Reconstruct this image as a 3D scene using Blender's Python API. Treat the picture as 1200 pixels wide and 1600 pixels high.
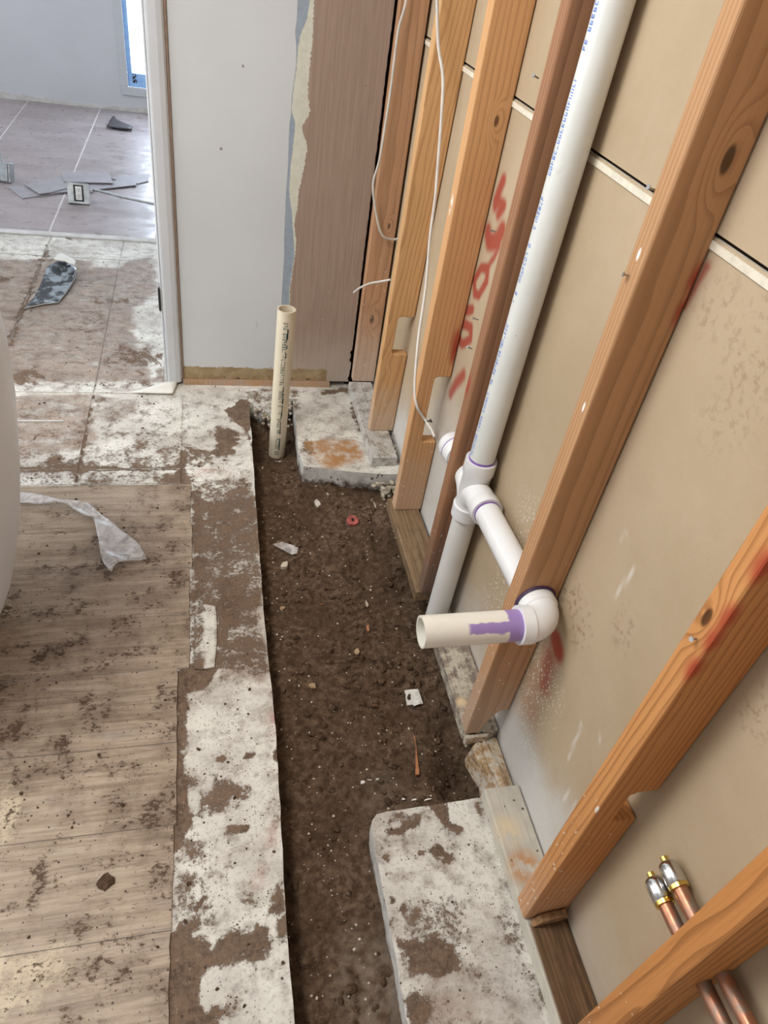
import bpy, bmesh, math, random
import numpy as np
from mathutils import Vector, Matrix, geometry

# ------------------------------------------------------------------ scene, camera, world, lights
for o in list(bpy.data.objects):
    bpy.data.objects.remove(o, do_unlink=True)
SC = bpy.context.scene
COL = SC.collection
random.seed(7)
RNG = np.random.default_rng(7)

CAM_H = 1.48                       # eye height of the phone above the slab
F_PX = 1106.4                      # focal length for a 1200 x 1600 frame
ROT = np.array([[0.9709639, -0.02323891, 0.23809466],      # rows: world x, y, z axes in (right, down, forward)
                [-0.19488852, -0.65403265, 0.73093075],
                [0.13873565, -0.75610928, -0.63957109]])
cam = bpy.data.cameras.new('camera')
cam.sensor_fit = 'VERTICAL'; cam.sensor_height = 36.0
cam.lens = F_PX / 1600.0 * 36.0
cam.clip_start = 0.02; cam.clip_end = 100
camo = bpy.data.objects.new('camera', cam); COL.objects.link(camo)
r_, d_, f_ = ROT[:, 0], ROT[:, 1], ROT[:, 2]
camo.matrix_world = Matrix(((r_[0], -d_[0], -f_[0], 0), (r_[1], -d_[1], -f_[1], 0), (r_[2], -d_[2], -f_[2], CAM_H), (0, 0, 0, 1)))
SC.camera = camo

SC.view_settings.view_transform = 'Standard'
SC.view_settings.look = 'None'
SC.view_settings.gamma = 1.0
SC.view_settings.use_curve_mapping = False
SC.view_settings.exposure = 0.72

wd = bpy.data.worlds.new('World'); SC.world = wd; wd.use_nodes = True
wd.node_tree.nodes['Background'].inputs[0].default_value = (0.90, 0.96, 1.0, 1)
wd.node_tree.nodes['Background'].inputs[1].default_value = 2.5

def area(name, loc, target, size, power, color, sy=None):
    l = bpy.data.lights.new(name, 'AREA'); l.energy = power; l.color = color
    l.shape = 'RECTANGLE'; l.size = size; l.size_y = sy or size
    o = bpy.data.objects.new(name, l); COL.objects.link(o)
    o.location = loc
    o.rotation_euler = (Vector(target) - Vector(loc)).to_track_quat('-Z', 'Y').to_euler()
    return o
area('added_key_light', (-0.80, 1.05, 2.40), (-0.3, 1.35, 0.0), 0.7, 30, (1.0, 0.975, 0.94))  # unseen key light, added for brightness and shadow direction
area('window_daylight', (-0.05, 7.1, 1.2), (-0.7, 3.0, 0.3), 0.95, 26, (0.62, 0.77, 1.0), 1.9)

# ------------------------------------------------------------------ measuring helpers (photo measurements -> metres)
def _ray(px, py):
    return ROT @ np.array([px - 600.0, py - 800.0, F_PX])
def FL(px, py, z=0.0):
    d = _ray(px, py); t = (z - CAM_H) / d[2]; return (d[0] * t, d[1] * t)
def FLs(pts, z=0.0): return [FL(a, b, z) for a, b in pts]
def WX(px, py, x):
    d = _ray(px, py); t = x / d[0]; return (d[1] * t, CAM_H + d[2] * t)      # y, z
def WY(px, py, y):
    d = _ray(px, py); t = y / d[1]; return (d[0] * t, CAM_H + d[2] * t)      # x, z

# ------------------------------------------------------------------ noise in numpy
def _hash(ix, iy, s):
    h = (ix.astype(np.int64) * 374761393 + iy.astype(np.int64) * 668265263 + s * 1442695041) & 0x7fffffff
    h = ((h ^ (h >> 13)) * 1274126177) & 0x7fffffff
    return ((h ^ (h >> 16)) & 0xffff) / 65535.0
def vnoise(x, y, s=0):
    ix, iy = np.floor(x), np.floor(y); fx, fy = x - ix, y - iy
    fx = fx * fx * (3 - 2 * fx); fy = fy * fy * (3 - 2 * fy)
    a, b = _hash(ix, iy, s), _hash(ix + 1, iy, s); c, d = _hash(ix, iy + 1, s), _hash(ix + 1, iy + 1, s)
    return (a + (b - a) * fx) * (1 - fy) + (c + (d - c) * fx) * fy
def fbm(x, y, sc, oc=4, s=0):
    x = np.asarray(x, float); y = np.asarray(y, float)
    v = 0; a = 1; t = 0
    for i in range(oc):
        v = v + a * vnoise(x * sc + 17.3 * i, y * sc + 9.1 * i, s + i); t += a; a *= .5; sc *= 2.05
    return v / t
def poly_sd(X, Y, pts):
    """signed distance to a polygon, negative inside"""
    d = np.full(X.shape, 1e9); ins = np.zeros(X.shape, bool); n = len(pts)
    for i in range(n):
        x0, y0 = pts[i]; x1, y1 = pts[(i + 1) % n]
        ex, ey = x1 - x0, y1 - y0; L = ex * ex + ey * ey + 1e-12
        t = np.clip(((X - x0) * ex + (Y - y0) * ey) / L, 0, 1)
        d = np.minimum(d, np.hypot(X - x0 - t * ex, Y - y0 - t * ey))
        c = ((y0 > Y) != (y1 > Y)) & (X < (x1 - x0) * (Y - y0) / ((y1 - y0) if abs(y1 - y0) > 1e-12 else 1e-12) + x0)
        ins ^= c
    return np.where(ins, -d, d)
def seg_d(X, Y, pts):
    d = np.full(X.shape, 1e9)
    for (x0, y0), (x1, y1) in zip(pts[:-1], pts[1:]):
        ex, ey = x1 - x0, y1 - y0; L = ex * ex + ey * ey + 1e-12
        t = np.clip(((X - x0) * ex + (Y - y0) * ey) / L, 0, 1)
        d = np.minimum(d, np.hypot(X - x0 - t * ex, Y - y0 - t * ey))
    return d
def sstep(v, a, b):
    t = np.clip((v - a) / (b - a), 0, 1); return t * t * (3 - 2 * t)

# ------------------------------------------------------------------ shader graph helper
class G:
    def __init__(self, name, rough=0.6, spec=0.3):
        self.m = bpy.data.materials.new(name); self.m.use_nodes = True
        self.t = self.m.node_tree; self.b = self.t.nodes['Principled BSDF']
        self.b.inputs['Roughness'].default_value = rough
        self.b.inputs['Specular IOR Level'].default_value = spec
    def n(self, t, **k):
        x = self.t.nodes.new(t)
        for a, v in k.items(): setattr(x, a, v)
        return x
    def put(self, sock, v):
        if v is None: return
        if isinstance(v, bpy.types.NodeSocket): self.t.links.new(v, sock)
        elif isinstance(v, (tuple, list)) and len(v) == 3 and sock.type == 'RGBA': sock.default_value = (*v, 1)
        else: sock.default_value = v
    def pos(self): return self.n('ShaderNodeNewGeometry').outputs['Position']
    def nor(self): return self.n('ShaderNodeNewGeometry').outputs['Normal']
    def obj(self): return self.n('ShaderNodeTexCoord').outputs['Object']
    def rnd(self): return self.n('ShaderNodeObjectInfo').outputs['Random']
    def attr(self, a):
        x = self.n('ShaderNodeAttribute'); x.attribute_name = a; return x.outputs['Fac']
    def vm(self, op, a, b=None, s=None):
        x = self.n('ShaderNodeVectorMath', operation=op); self.put(x.inputs[0], a); self.put(x.inputs[1], b)
        if s is not None: self.put(x.inputs['Scale'], s)
        return x.outputs['Value'] if op in ('LENGTH', 'DISTANCE', 'DOT_PRODUCT') else x.outputs[0]
    def ma(self, op, a, b=None, c=None, clamp=False):
        x = self.n('ShaderNodeMath', operation=op, use_clamp=clamp)
        for i, v in enumerate((a, b, c)): self.put(x.inputs[i], v)
        return x.outputs[0]
    def sep(self, v):
        x = self.n('ShaderNodeSeparateXYZ'); self.put(x.inputs[0], v); return x.outputs
    def comb(self, a, b, c):
        x = self.n('ShaderNodeCombineXYZ')
        for i, v in enumerate((a, b, c)): self.put(x.inputs[i], v)
        return x.outputs[0]
    def noise(self, vec, sc, det=4, rough=.55, dist=0.0, col=False):
        x = self.n('ShaderNodeTexNoise'); self.put(x.inputs['Vector'], vec)
        x.inputs['Scale'].default_value = sc; x.inputs['Detail'].default_value = det
        x.inputs['Roughness'].default_value = rough; x.inputs['Distortion'].default_value = dist
        return x.outputs['Color' if col else 'Fac']
    def vor(self, vec, sc, feat='F1', rnd=1.0):
        x = self.n('ShaderNodeTexVoronoi', feature=feat); self.put(x.inputs['Vector'], vec)
        x.inputs['Scale'].default_value = sc; x.inputs['Randomness'].default_value = rnd
        return x.outputs
    def ss(self, v, a, b, lo=0.0, hi=1.0):
        x = self.n('ShaderNodeMapRange', interpolation_type='SMOOTHSTEP'); self.put(x.inputs[0], v)
        x.inputs[1].default_value = a; x.inputs[2].default_value = b; x.inputs[3].default_value = lo; x.inputs[4].default_value = hi
        return x.outputs[0]
    def mix(self, f, a, b, mode='MIX'):
        x = self.n('ShaderNodeMix', data_type='RGBA', blend_type=mode)
        self.put(x.inputs[0], f); self.put(x.inputs[6], a); self.put(x.inputs[7], b); return x.outputs[2]
    def ramp(self, f, stops):
        x = self.n('ShaderNodeValToRGB'); cr = x.color_ramp
        while len(cr.elements) < len(stops): cr.elements.new(0.5)
        for e, (p, c) in zip(cr.elements, stops): e.position = p; e.color = (*c, 1)
        self.put(x.inputs[0], f); return x.outputs[0]
    def bump(self, h, strength=.3, dist=.01):
        x = self.n('ShaderNodeBump'); x.inputs['Strength'].default_value = strength; x.inputs['Distance'].default_value = dist
        self.put(x.inputs['Height'], h); self.t.links.new(x.outputs[0], self.b.inputs['Normal'])
    def specks(self, vec, sc, frac, size, seed=0.0):
        """random small spots: 1 inside a spot; frac of the cells, spot radius as share of a cell"""
        v = self.vor(self.vm('ADD', vec, (seed, seed * .7, seed * 1.3)), sc)
        r = self.sep(v['Color'])[0]
        pick = self.ma('GREATER_THAN', r, 1 - frac)
        rad = self.ma('MULTIPLY', self.sep(v['Color'])[1], size)
        return self.ma('MULTIPLY', pick, self.ma('LESS_THAN', v['Distance'], rad))
    def blob(self, vec, c, r, soft=.5):
        d = self.vm('DISTANCE', vec, c); return self.ss(d, r * soft, r, 1.0, 0.0)
    def out(self, color=None, rough=None):
        if color is not None: self.put(self.b.inputs['Base Color'], color)
        if rough is not None: self.put(self.b.inputs['Roughness'], rough)
        return self.m

def lin(r, g, b):
    f = lambda c: (c / 255 / 12.92) if c / 255 <= .04045 else ((c / 255 + .055) / 1.055) ** 2.4
    return (f(r), f(g), f(b))

def plain(name, c, rough=.5, spec=.4, metal=0.0, var=.12, sc=30, bump=0.0):
    g = G(name, rough, spec); g.b.inputs['Metallic'].default_value = metal
    p = g.obj(); nz = g.noise(p, sc, 5)
    col = g.mix(g.ss(nz, .3, .7), tuple(v * (1 - var) for v in c), tuple(min(1, v * (1 + var)) for v in c))
    if bump: g.bump(g.noise(p, sc * 3, 4), bump, .004)
    return g.out(col)

# ------------------------------------------------------------------ materials
def mat_soil():
    g = G('dark_soil', .95, .1); p = g.pos()
    n1 = g.noise(p, 7, 5); n2 = g.noise(p, 60, 6, .65); n3 = g.noise(p, 330, 4, .7)
    c = g.mix(g.ss(n1, .3, .7), lin(112, 91, 73), lin(140, 117, 96))
    c = g.mix(g.ss(n2, .35, .7), lin(86, 67, 53), c)
    c = g.mix(g.ma('MULTIPLY', g.ss(n3, .52, .75), .4), c, lin(164, 142, 118))
    c = g.mix(g.ma('MULTIPLY', g.attr('pale'), g.ss(g.noise(p, 40, 5), .3, .7)), c, lin(158, 142, 126))
    c = g.mix(g.specks(p, 120, .05, .3), c, lin(214, 206, 194))
    c = g.mix(g.specks(p, 75, .02, .25, 3.1), c, lin(176, 156, 128))
    g.bump(g.ma('ADD', g.ma('MULTIPLY', n2, 1.0), g.ma('MULTIPLY', n3, .5)), .9, .012)
    return g.out(c)

DIRT = lin(92, 74, 60)
def mat_slab():
    g = G('stained_concrete', .75, .25); p = g.pos()
    big = g.noise(p, 4.5, 4); mid = g.noise(p, 20, 7, .68); fine = g.noise(p, 110, 6, .72); vf = g.noise(p, 420, 4, .7)
    wv = g.vm('ADD', p, g.vm('SCALE', g.vm('SUBTRACT', g.noise(p, 3.0, 2, col=True), (.5, .5, .5)), None, .22))
    streak = g.noise(g.vm('MULTIPLY', wv, (7.0, 26.0, 20)), 1.0, 6, .68, 1.2)
    white = g.mix(g.ss(big, .35, .65), lin(233, 230, 221), lin(204, 199, 190))
    white = g.mix(g.ma('MULTIPLY', g.ss(mid, .44, .64), .6), white, lin(166, 158, 149))
    white = g.mix(g.ma('MULTIPLY', g.ss(fine, .5, .68), .5), white, lin(150, 134, 116))
    white = g.mix(g.ma('MULTIPLY', g.ss(vf, .56, .7), .35), white, lin(120, 102, 86))
    sa = g.attr('smear')
    smear = g.ss(g.ma('ADD', sa, g.ma('MULTIPLY', g.ma('SUBTRACT', g.ma('ADD', g.ma('MULTIPLY', streak, .6), g.ma('MULTIPLY', mid, .4)), .5), 2.0)), .22, .85)
    sm_c = g.mix(g.ss(streak, .36, .64), lin(112, 92, 79), lin(170, 150, 134))
    sm_c = g.mix(g.ma('MULTIPLY', g.ss(fine, .45, .65), .35), sm_c, lin(104, 84, 70))
    c = g.mix(g.ma('MULTIPLY', smear, .88), white, sm_c)
    d = g.attr('dirt')
    film = g.ss(g.ma('ADD', d, g.ma('ADD', g.ma('MULTIPLY', g.ma('SUBTRACT', mid, .5), 1.5), g.ma('MULTIPLY', g.ma('SUBTRACT', big, .5), .5))), .25, .85)
    c = g.mix(g.ma('MULTIPLY', film, .6), c, lin(126, 104, 86))
    dn = g.ma('ADD', g.ma('MULTIPLY', g.ma('SUBTRACT', mid, .5), 1.3), g.ma('ADD', g.ma('MULTIPLY', g.ma('SUBTRACT', fine, .5), 1.25), g.ma('MULTIPLY', g.ma('SUBTRACT', vf, .5), .5)))
    dm = g.ss(g.ma('ADD', d, dn), .45, .64)
    dc = g.mix(g.ss(fine, .38, .62), lin(72, 55, 43), lin(118, 95, 76))
    dc = g.mix(g.ma('MULTIPLY', g.ss(mid, .42, .6), .55), dc, lin(136, 112, 92))
    dc = g.mix(g.ma('MULTIPLY', g.ss(vf, .5, .7), .5), dc, lin(58, 44, 35))
    dc = g.mix(g.ma('MULTIPLY', g.ss(g.noise(p, 60, 5, .7), .58, .68), .45), dc, lin(176, 158, 138))
    c = g.mix(g.ma('MULTIPLY', dm, .92), c, dc)
    c = g.mix(g.ma('MULTIPLY', g.ma('LESS_THAN', d, .95), g.ma('MULTIPLY', g.specks(p, 190, .5, .4), g.ss(g.noise(p, 16, 4, .6), .42, .6))), c, lin(100, 82, 66))
    c = g.mix(g.ma('MULTIPLY', g.specks(p, 75, .09, .25, 5.0), .9), c, lin(76, 60, 48))
    c = g.mix(g.ma('MULTIPLY', g.ss(g.attr('stain'), .2, .9), g.ss(mid, .3, .6)), c, lin(176, 130, 84))
    c = g.mix(g.ma('MULTIPLY', g.attr('red'), g.ss(mid, .38, .62, 0, .7)), c, lin(196, 132, 128))
    g.bump(g.ma('ADD', g.ma('MULTIPLY', mid, .5), g.ma('ADD', g.ma('MULTIPLY', fine, .4), g.ma('MULTIPLY', dm, .3))), .6, .008)
    return g.out(c, g.ss(dm, 0, 1, .6, .95))

def mat_slabside():
    g = G('cut_concrete_edge', .9, .15); p = g.pos()
    z = g.sep(p)[2]
    n = g.noise(p, 35, 6, .65); f = g.noise(p, 160, 5, .7)
    c = g.mix(g.ss(n, .35, .65), lin(196, 192, 186), lin(222, 218, 210))
    c = g.mix(g.specks(p, 70, .35, .5), c, lin(120, 110, 100))
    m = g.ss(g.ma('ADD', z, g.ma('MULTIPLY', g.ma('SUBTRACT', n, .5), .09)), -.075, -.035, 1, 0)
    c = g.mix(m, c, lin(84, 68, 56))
    g.bump(g.ma('ADD', n, f), .6, .01)
    return g.out(c)

def mat_plank():
    g = G('dirty_vinyl_plank', .5, .35); p = g.pos()
    off = g.comb(g.ma('MULTIPLY', g.rnd(), 9), g.ma('MULTIPLY', g.rnd(), 5), 0.0)
    gp = g.vm('ADD', g.vm('MULTIPLY', p, (2.2, 24, 1)), off)
    gr = g.noise(gp, 1.0, 8, .7, .9); gr2 = g.noise(g.vm('MULTIPLY', p, (6, 170, 1)), 1.0, 5, .7)
    c = g.ramp(gr, [(.28, lin(114, 96, 80)), (.42, lin(154, 135, 116)), (.55, lin(180, 161, 140)), (.68, lin(164, 150, 136)), (.8, lin(130, 116, 103))])
    c = g.mix(g.ma('MULTIPLY', g.ss(gr2, .42, .7), .5), c, lin(98, 80, 65))
    c = g.mix(g.ma('MULTIPLY', g.rnd(), .15), c, lin(186, 168, 146))
    bl = g.noise(p, 2.6, 5, .65, .4); mid = g.noise(p, 13, 7, .7); fine = g.noise(g.vm('MULTIPLY', p, (90, 140, 60)), 1.0, 6, .75); vf = g.noise(p, 380, 4, .7)
    st = g.noise(g.vm('MULTIPLY', p, (3.5, 17, 1)), 1.0, 6, .7, 1.4)
    pale = g.ss(g.ma('ADD', g.ma('MULTIPLY', st, .7), g.ma('MULTIPLY', bl, .3)), .52, .66)
    c = g.mix(g.ma('MULTIPLY', pale, .6), c, lin(196, 177, 152))
    film = g.ss(g.ma('ADD', g.ma('MULTIPLY', bl, .45), g.ma('ADD', g.ma('MULTIPLY', st, .35), g.ma('MULTIPLY', mid, .25))), .47, .62)
    c = g.mix(g.ma('MULTIPLY', film, .7), c, lin(104, 82, 64))
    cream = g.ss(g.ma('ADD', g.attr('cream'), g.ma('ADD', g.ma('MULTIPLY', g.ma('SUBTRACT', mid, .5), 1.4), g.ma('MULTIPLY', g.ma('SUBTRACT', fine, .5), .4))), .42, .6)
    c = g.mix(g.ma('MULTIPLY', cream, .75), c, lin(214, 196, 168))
    crumb = g.ss(g.ma('ADD', g.ma('MULTIPLY', mid, .6), g.ma('ADD', g.ma('MULTIPLY', fine, .55), g.ma('MULTIPLY', bl, .25))), .735, .81)
    c = g.mix(g.ma('MULTIPLY', crumb, .9), c, lin(80, 61, 47))
    c = g.mix(g.ma('MULTIPLY', g.ss(vf, .6, .72), .3), c, lin(84, 66, 52))
    c = g.mix(g.specks(p, 110, .2, .27), c, lin(70, 54, 43))
    c = g.mix(g.specks(p, 210, .16, .3, 2.0), c, lin(74, 58, 47))
    g.bump(g.ma('ADD', g.ma('MULTIPLY', gr2, .3), crumb), .3, .004)
    return g.out(c, g.ss(crumb, 0, 1, .48, .9))

def mat_wood(name, base, dark, freq=150, pith=(.03, .09), warp=.02, knots=(), red=(), white_h=.28, white=1.0, grime=0.0, grey=0.0, seed=0.0, spots=()):
    """softwood stud: growth rings round an off-centre pith, knots, chalky overspray near the foot, red spray marks"""
    g = G(name, .62, .25); q = g.obj(); s = g.sep(q)
    low = g.noise(g.vm('ADD', g.vm('MULTIPLY', q, (9, 9, 1.3)), (seed, seed * 2, seed * 3)), 1.0, 3, .5)
    fib = g.noise(g.vm('ADD', g.vm('MULTIPLY', q, (260, 260, 7)), (seed, 0, 0)), 1.0, 5, .6)
    r = g.vm('LENGTH', g.comb(g.ma('ADD', s[0], pith[0]), g.ma('ADD', s[1], pith[1]), 0.0))
    r = g.ma('ADD', r, g.ma('MULTIPLY', g.ma('SUBTRACT', low, .5), warp * 2))
    kd = None
    for (kx, ky, kz, kr) in knots:
        dv = g.vm('MULTIPLY', g.vm('SUBTRACT', q, (kx, ky, kz)), (1.0, 1.0, .42))
        d = g.vm('LENGTH', dv)
        r = g.ma('ADD', r, g.ss(d, 0.0, kr * 3.2, .022, 0.0))
        k = g.ss(d, kr * .45, kr * .8, 1, 0); kd = k if kd is None else g.ma('MAXIMUM', kd, k)
    fr = g.ma('FRACT', g.ma('MULTIPLY', r, freq))
    ring = g.ss(fr, .45, .95); ring = g.ma('MULTIPLY', ring, g.ss(fr, .95, 1.0, 1.0, 0.0))
    lite = tuple(min(1, v * 1.12) for v in base)
    c = g.mix(g.ss(low, .3, .7), base, lite)
    c = g.mix(g.ma('MULTIPLY', ring, .5), c, dark)
    c = g.mix(g.ma('MULTIPLY', g.ss(fib, .45, .75), .22), c, dark)
    if kd is not None: c = g.mix(g.ma('MULTIPLY', kd, .9), c, tuple(v * .28 for v in dark))
    mid = g.noise(q, 26, 5, .6)
    if grey: c = g.mix(g.ma('MULTIPLY', g.ss(mid, .25, .7), grey), c, lin(168, 160, 150))
    for (x, y, z, rr) in red:
        m = g.ss(g.vm('LENGTH', g.vm('MULTIPLY', g.vm('SUBTRACT', q, (x, y, z)), (1, 1, .6))), rr * .25, rr, 1, 0)
        c = g.mix(g.ma('MULTIPLY', m, .8), c, lin(164, 54, 38))
    for (x, y, z, rr) in spots:
        m = g.ss(g.vm('LENGTH', g.vm('MULTIPLY', g.vm('SUBTRACT', q, (x, y, z)), (1, 1, .35))), rr * .5, rr, 1, 0)
        c = g.mix(g.ma('MULTIPLY', m, g.ss(mid, .3, .5)), c, lin(238, 234, 226))
    wz = g.ss(g.ma('ADD', s[2], g.ma('MULTIPLY', g.ma('SUBTRACT', mid, .5), .3)), white_h * .15, white_h, 1, 0)
    c = g.mix(g.ma('MULTIPLY', wz, .62 * white), c, lin(196, 184, 172))
    wsp = g.ma('MULTIPLY', g.specks(g.vm('MULTIPLY', q, (1, 1, .6)), 170, .10, .32, seed), g.ss(s[2], white_h * .8, white_h * 2.2, 1, 0.0))
    c = g.mix(g.ma('MULTIPLY', wsp, .85), c, lin(232, 228, 220))
    if grime: c = g.mix(g.ma('MULTIPLY', g.ss(g.ma('ADD', s[2], g.ma('MULTIPLY', mid, .25)), .05, .5, 1, 0), grime), c, lin(104, 84, 74))
    g.bump(g.ma('ADD', g.ma('MULTIPLY', ring, .5), g.ma('MULTIPLY', fib, .8)), .25, .003)
    return g.out(c)

def mat_sheath():
    """brown paper back of the neighbour's gypsum board"""
    g = G('gypsum_back_paper', .85, .15); p = g.pos()
    n = g.noise(p, 3, 4); m = g.noise(p, 30, 5, .6); f = g.noise(g.vm('MULTIPLY', p, (200, 200, 420)), 1, 3)
    c = g.mix(g.ss(n, .3, .7), lin(178, 158, 130), lin(188, 168, 141))
    c = g.mix(g.ma('MULTIPLY', g.ss(m, .5, .75), .18), c, lin(178, 152, 120))
    c = g.mix(g.ma('MULTIPLY', f, .1), c, lin(160, 138, 108))
    w = g.attr('mist')
    c = g.mix(g.ma('MULTIPLY', g.ss(g.ma('ADD', w, g.ma('MULTIPLY', g.ma('SUBTRACT', m, .5), .35)), .05, 1.0), .9), c, lin(208, 207, 203))
    r = g.attr('red')
    c = g.mix(g.ma('MULTIPLY', g.ss(g.ma('ADD', r, g.ma('MULTIPLY', g.ma('SUBTRACT', m, .5), .2)), .05, .9), .86), c, lin(158, 54, 40))
    sp = g.attr('splat')
    st = g.vm('MULTIPLY', p, (1, 1, .45))
    s1 = g.ma('MULTIPLY', g.specks(st, 150, .35, .38), g.ss(sp, .15, .9))
    s2 = g.ma('MULTIPLY', g.specks(st, 300, .5, .45, 4.0), g.ss(sp, .1, .8))
    c = g.mix(g.ma('MULTIPLY', g.ma('MAXIMUM', s1, s2), .85), c, lin(234, 230, 220))
    c = g.mix(g.ma('MULTIPLY', g.specks(p, 60, .03, .12, 7.0), .7), c, lin(232, 226, 214))
    c = g.mix(g.ma('MULTIPLY', g.attr('grime'), g.ss(g.noise(p, 75, 5, .7), .5, .62)), c, lin(126, 96, 72))
    c = g.mix(g.ma('MULTIPLY', g.attr('scratch'), .85), c, lin(226, 222, 214))
    g.bump(g.ma('ADD', m, f), .12, .003)
    return g.out(c)

def mat_farwall():
    """painted gypsum board: grey paint, slate blue undercoat, cream torn edge, bare brown paper"""
    g = G('peeled_wall_paint', .6, .25); p = g.pos(); s = g.sep(p)
    n = g.noise(p, 60, 4, .7); m = g.noise(p, 9, 4); b = g.noise(p, 2.0, 3)
    jag = g.ma('MULTIPLY', g.ma('SUBTRACT', g.noise(g.vm('MULTIPLY', p, (60, 1, 150)), 1, 3, .6), .5), .014)
    grey = g.mix(g.ss(b, .3, .7), lin(194, 196, 197), lin(200, 202, 203))
    grey = g.mix(g.ma('MULTIPLY', g.ss(g.ma('ADD', s[2], g.ma('MULTIPLY', m, .1)), .08, .30, 1, 0), .22), grey, lin(196, 196, 190))
    blue = g.mix(g.ss(n, .3, .7), lin(140, 152, 164), lin(152, 163, 174))
    cream = g.mix(g.ss(n, .3, .7), lin(196, 196, 180), lin(208, 207, 193))
    vst = g.noise(g.vm('MULTIPLY', p, (160, 1, 6)), 1, 4)
    brown = g.mix(g.ss(vst, .3, .7), lin(148, 127, 112), lin(160, 139, 124))
    brown = g.mix(g.ma('MULTIPLY', g.ss(g.ma('ADD', s[2], g.ma('MULTIPLY', m, .12)), .05, .34, 1, 0), .6), brown, lin(186, 176, 164))
    brown = g.mix(g.ma('MULTIPLY', g.specks(p, 70, .2, .28), g.ss(s[2], .25, .75, 1, .03)), brown, lin(228, 222, 212))
    c = g.mix(g.ss(g.attr('da'), -.0006, .0006), grey, blue)
    c = g.mix(g.ss(g.ma('ADD', g.attr('db'), g.ma('MULTIPLY', jag, .5)), -.001, .001), c, cream)
    c = g.mix(g.ss(g.ma('ADD', g.attr('dc'), jag), -.0012, .0012), c, brown)
    strip = g.ss(g.ma('ADD', g.ma('SUBTRACT', s[2], .074), g.ma('MULTIPLY', g.ma('SUBTRACT', g.noise(g.vm('MULTIPLY', p, (45, 1, 90)), 1, 4), .5), .03)), -.002, .002, 1, 0)
    strip = g.ma('MULTIPLY', strip, g.ss(s[0], .462, .468, 1, 0))
    sc = g.mix(g.ss(g.noise(p, 25, 5), .3, .7), lin(140, 118, 88), lin(166, 146, 112))
    sc = g.mix(g.ma('MULTIPLY', g.ss(n, .58, .66), g.ss(s[2], .02, .05, 1, .1)), sc, lin(84, 68, 54))
    c = g.mix(strip, c, sc)
    sc2 = g.noise(g.vm('MULTIPLY', p, (30, 1, 9)), 1, 4, .7)
    c = g.mix(g.ma('MULTIPLY', g.ma('MULTIPLY', g.ss(sc2, .66, .72), g.ss(s[2], .12, .42, 1, 0)), .45), c, lin(120, 118, 114))
    c = g.mix(g.ma('MULTIPLY', g.specks(p, 16, .05, .1, 2.0), .7), c, lin(110, 92, 80))
    g.bump(g.ma('ADD', g.noise(p, 220, 3), g.ma('MULTIPLY', g.ss(g.attr('da'), -.001, .001), -2.0)), .12, .002)
    return g.out(c)

def mat_tile():
    g = G('far_floor_tile', .32, .45); p = g.pos()
    n = g.noise(g.vm('MULTIPLY', p, (3, 9, 1)), 1, 6, .65, .6); m = g.noise(p, 14, 5)
    c = g.mix(g.ss(n, .32, .68), lin(150, 139, 138), lin(172, 162, 162))
    c = g.mix(g.ma('MULTIPLY', g.rnd(), .2), c, lin(142, 132, 132))
    c = g.mix(g.ma('MULTIPLY', g.ss(m, .6, .75), .35), c, lin(200, 194, 192))
    c = g.mix(g.ma('MULTIPLY', g.specks(p, 60, .012, .2), .6), c, lin(104, 92, 86))
    return g.out(c, g.ss(m, .3, .7, .25, .5))

def mat_pvc(name, c, mark=None, dirt=.3):
    g = G(name, .28, .5); q = g.obj(); p = g.pos()
    n = g.noise(q, 8, 3)
    col = g.mix(g.ss(n, .3, .7), c, tuple(min(1, v * .93) for v in c))
    col = g.mix(g.ma('MULTIPLY', g.specks(p, 38, .12 * dirt, .2), .8), col, lin(120, 108, 98))
    col = g.mix(g.ma('MULTIPLY', g.ss(g.noise(p, 20, 5, .7), .62, .75), .35 * dirt), col, lin(170, 158, 142))
    if mark: col = mark(g, q, col)
    g.b.inputs['Subsurface Weight'].default_value = .05
    g.b.inputs['Subsurface Radius'].default_value = (.004, .004, .004)
    return g.out(col)
def primer_mark(g, q, col):
    s = g.sep(q); n = g.noise(q, 60, 4, .6)
    band = g.ss(g.ma('ADD', g.ma('ABSOLUTE', g.ma('ADD', s[1], g.ma('ADD', .012, g.ma('MULTIPLY', s[2], .35)))), g.ma('MULTIPLY', g.ma('SUBTRACT', n, .5), .016)), .008, .011, 1, 0)
    band = g.ma('MULTIPLY', band, g.ma('MULTIPLY', g.ss(s[0], -.115, -.106, 0, 1), g.ss(s[2], .0, .008)))
    ringd = g.ss(g.ma('ADD', s[0], g.ma('MULTIPLY', g.ma('SUBTRACT', n, .5), .012)), -.034, -.030)
    m = g.ma('MAXIMUM', band, ringd)
    return g.mix(g.ma('MULTIPLY', m, .9), col, lin(150, 118, 190))

M = {}
M['soil'] = mat_soil(); M['slab'] = mat_slab(); M['slabside'] = mat_slabside(); M['plank'] = mat_plank()
M['sheath'] = mat_sheath(); M['farwall'] = mat_farwall(); M['tile'] = mat_tile()
M['white_paint'] = plain('white_trim_paint', lin(196, 198, 201), .45, .4, var=.03, sc=6)
M['gyp_edge'] = plain('gypsum_edge', lin(222, 214, 196), .9, .1, var=.08, sc=60)
M['gap_shade'] = plain('painted_gap_shade', lin(34, 26, 22), .95, .05)  # near-black colour stands in for the shade inside gaps
M['far_paint'] = plain('pale_grey_wall_paint', lin(204, 204, 208), .6, .3, var=.02, sc=3)
M['baseboard'] = plain('chalky_white_edge', lin(205, 202, 198), .8, .2, var=.1, sc=20)
M['ceiling'] = plain('white_ceiling_paint', lin(232, 231, 228), .8, .2, var=.02, sc=4)
M['grout'] = plain('pale_grout', lin(214, 208, 204), .9, .1, var=.08, sc=30)
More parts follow.
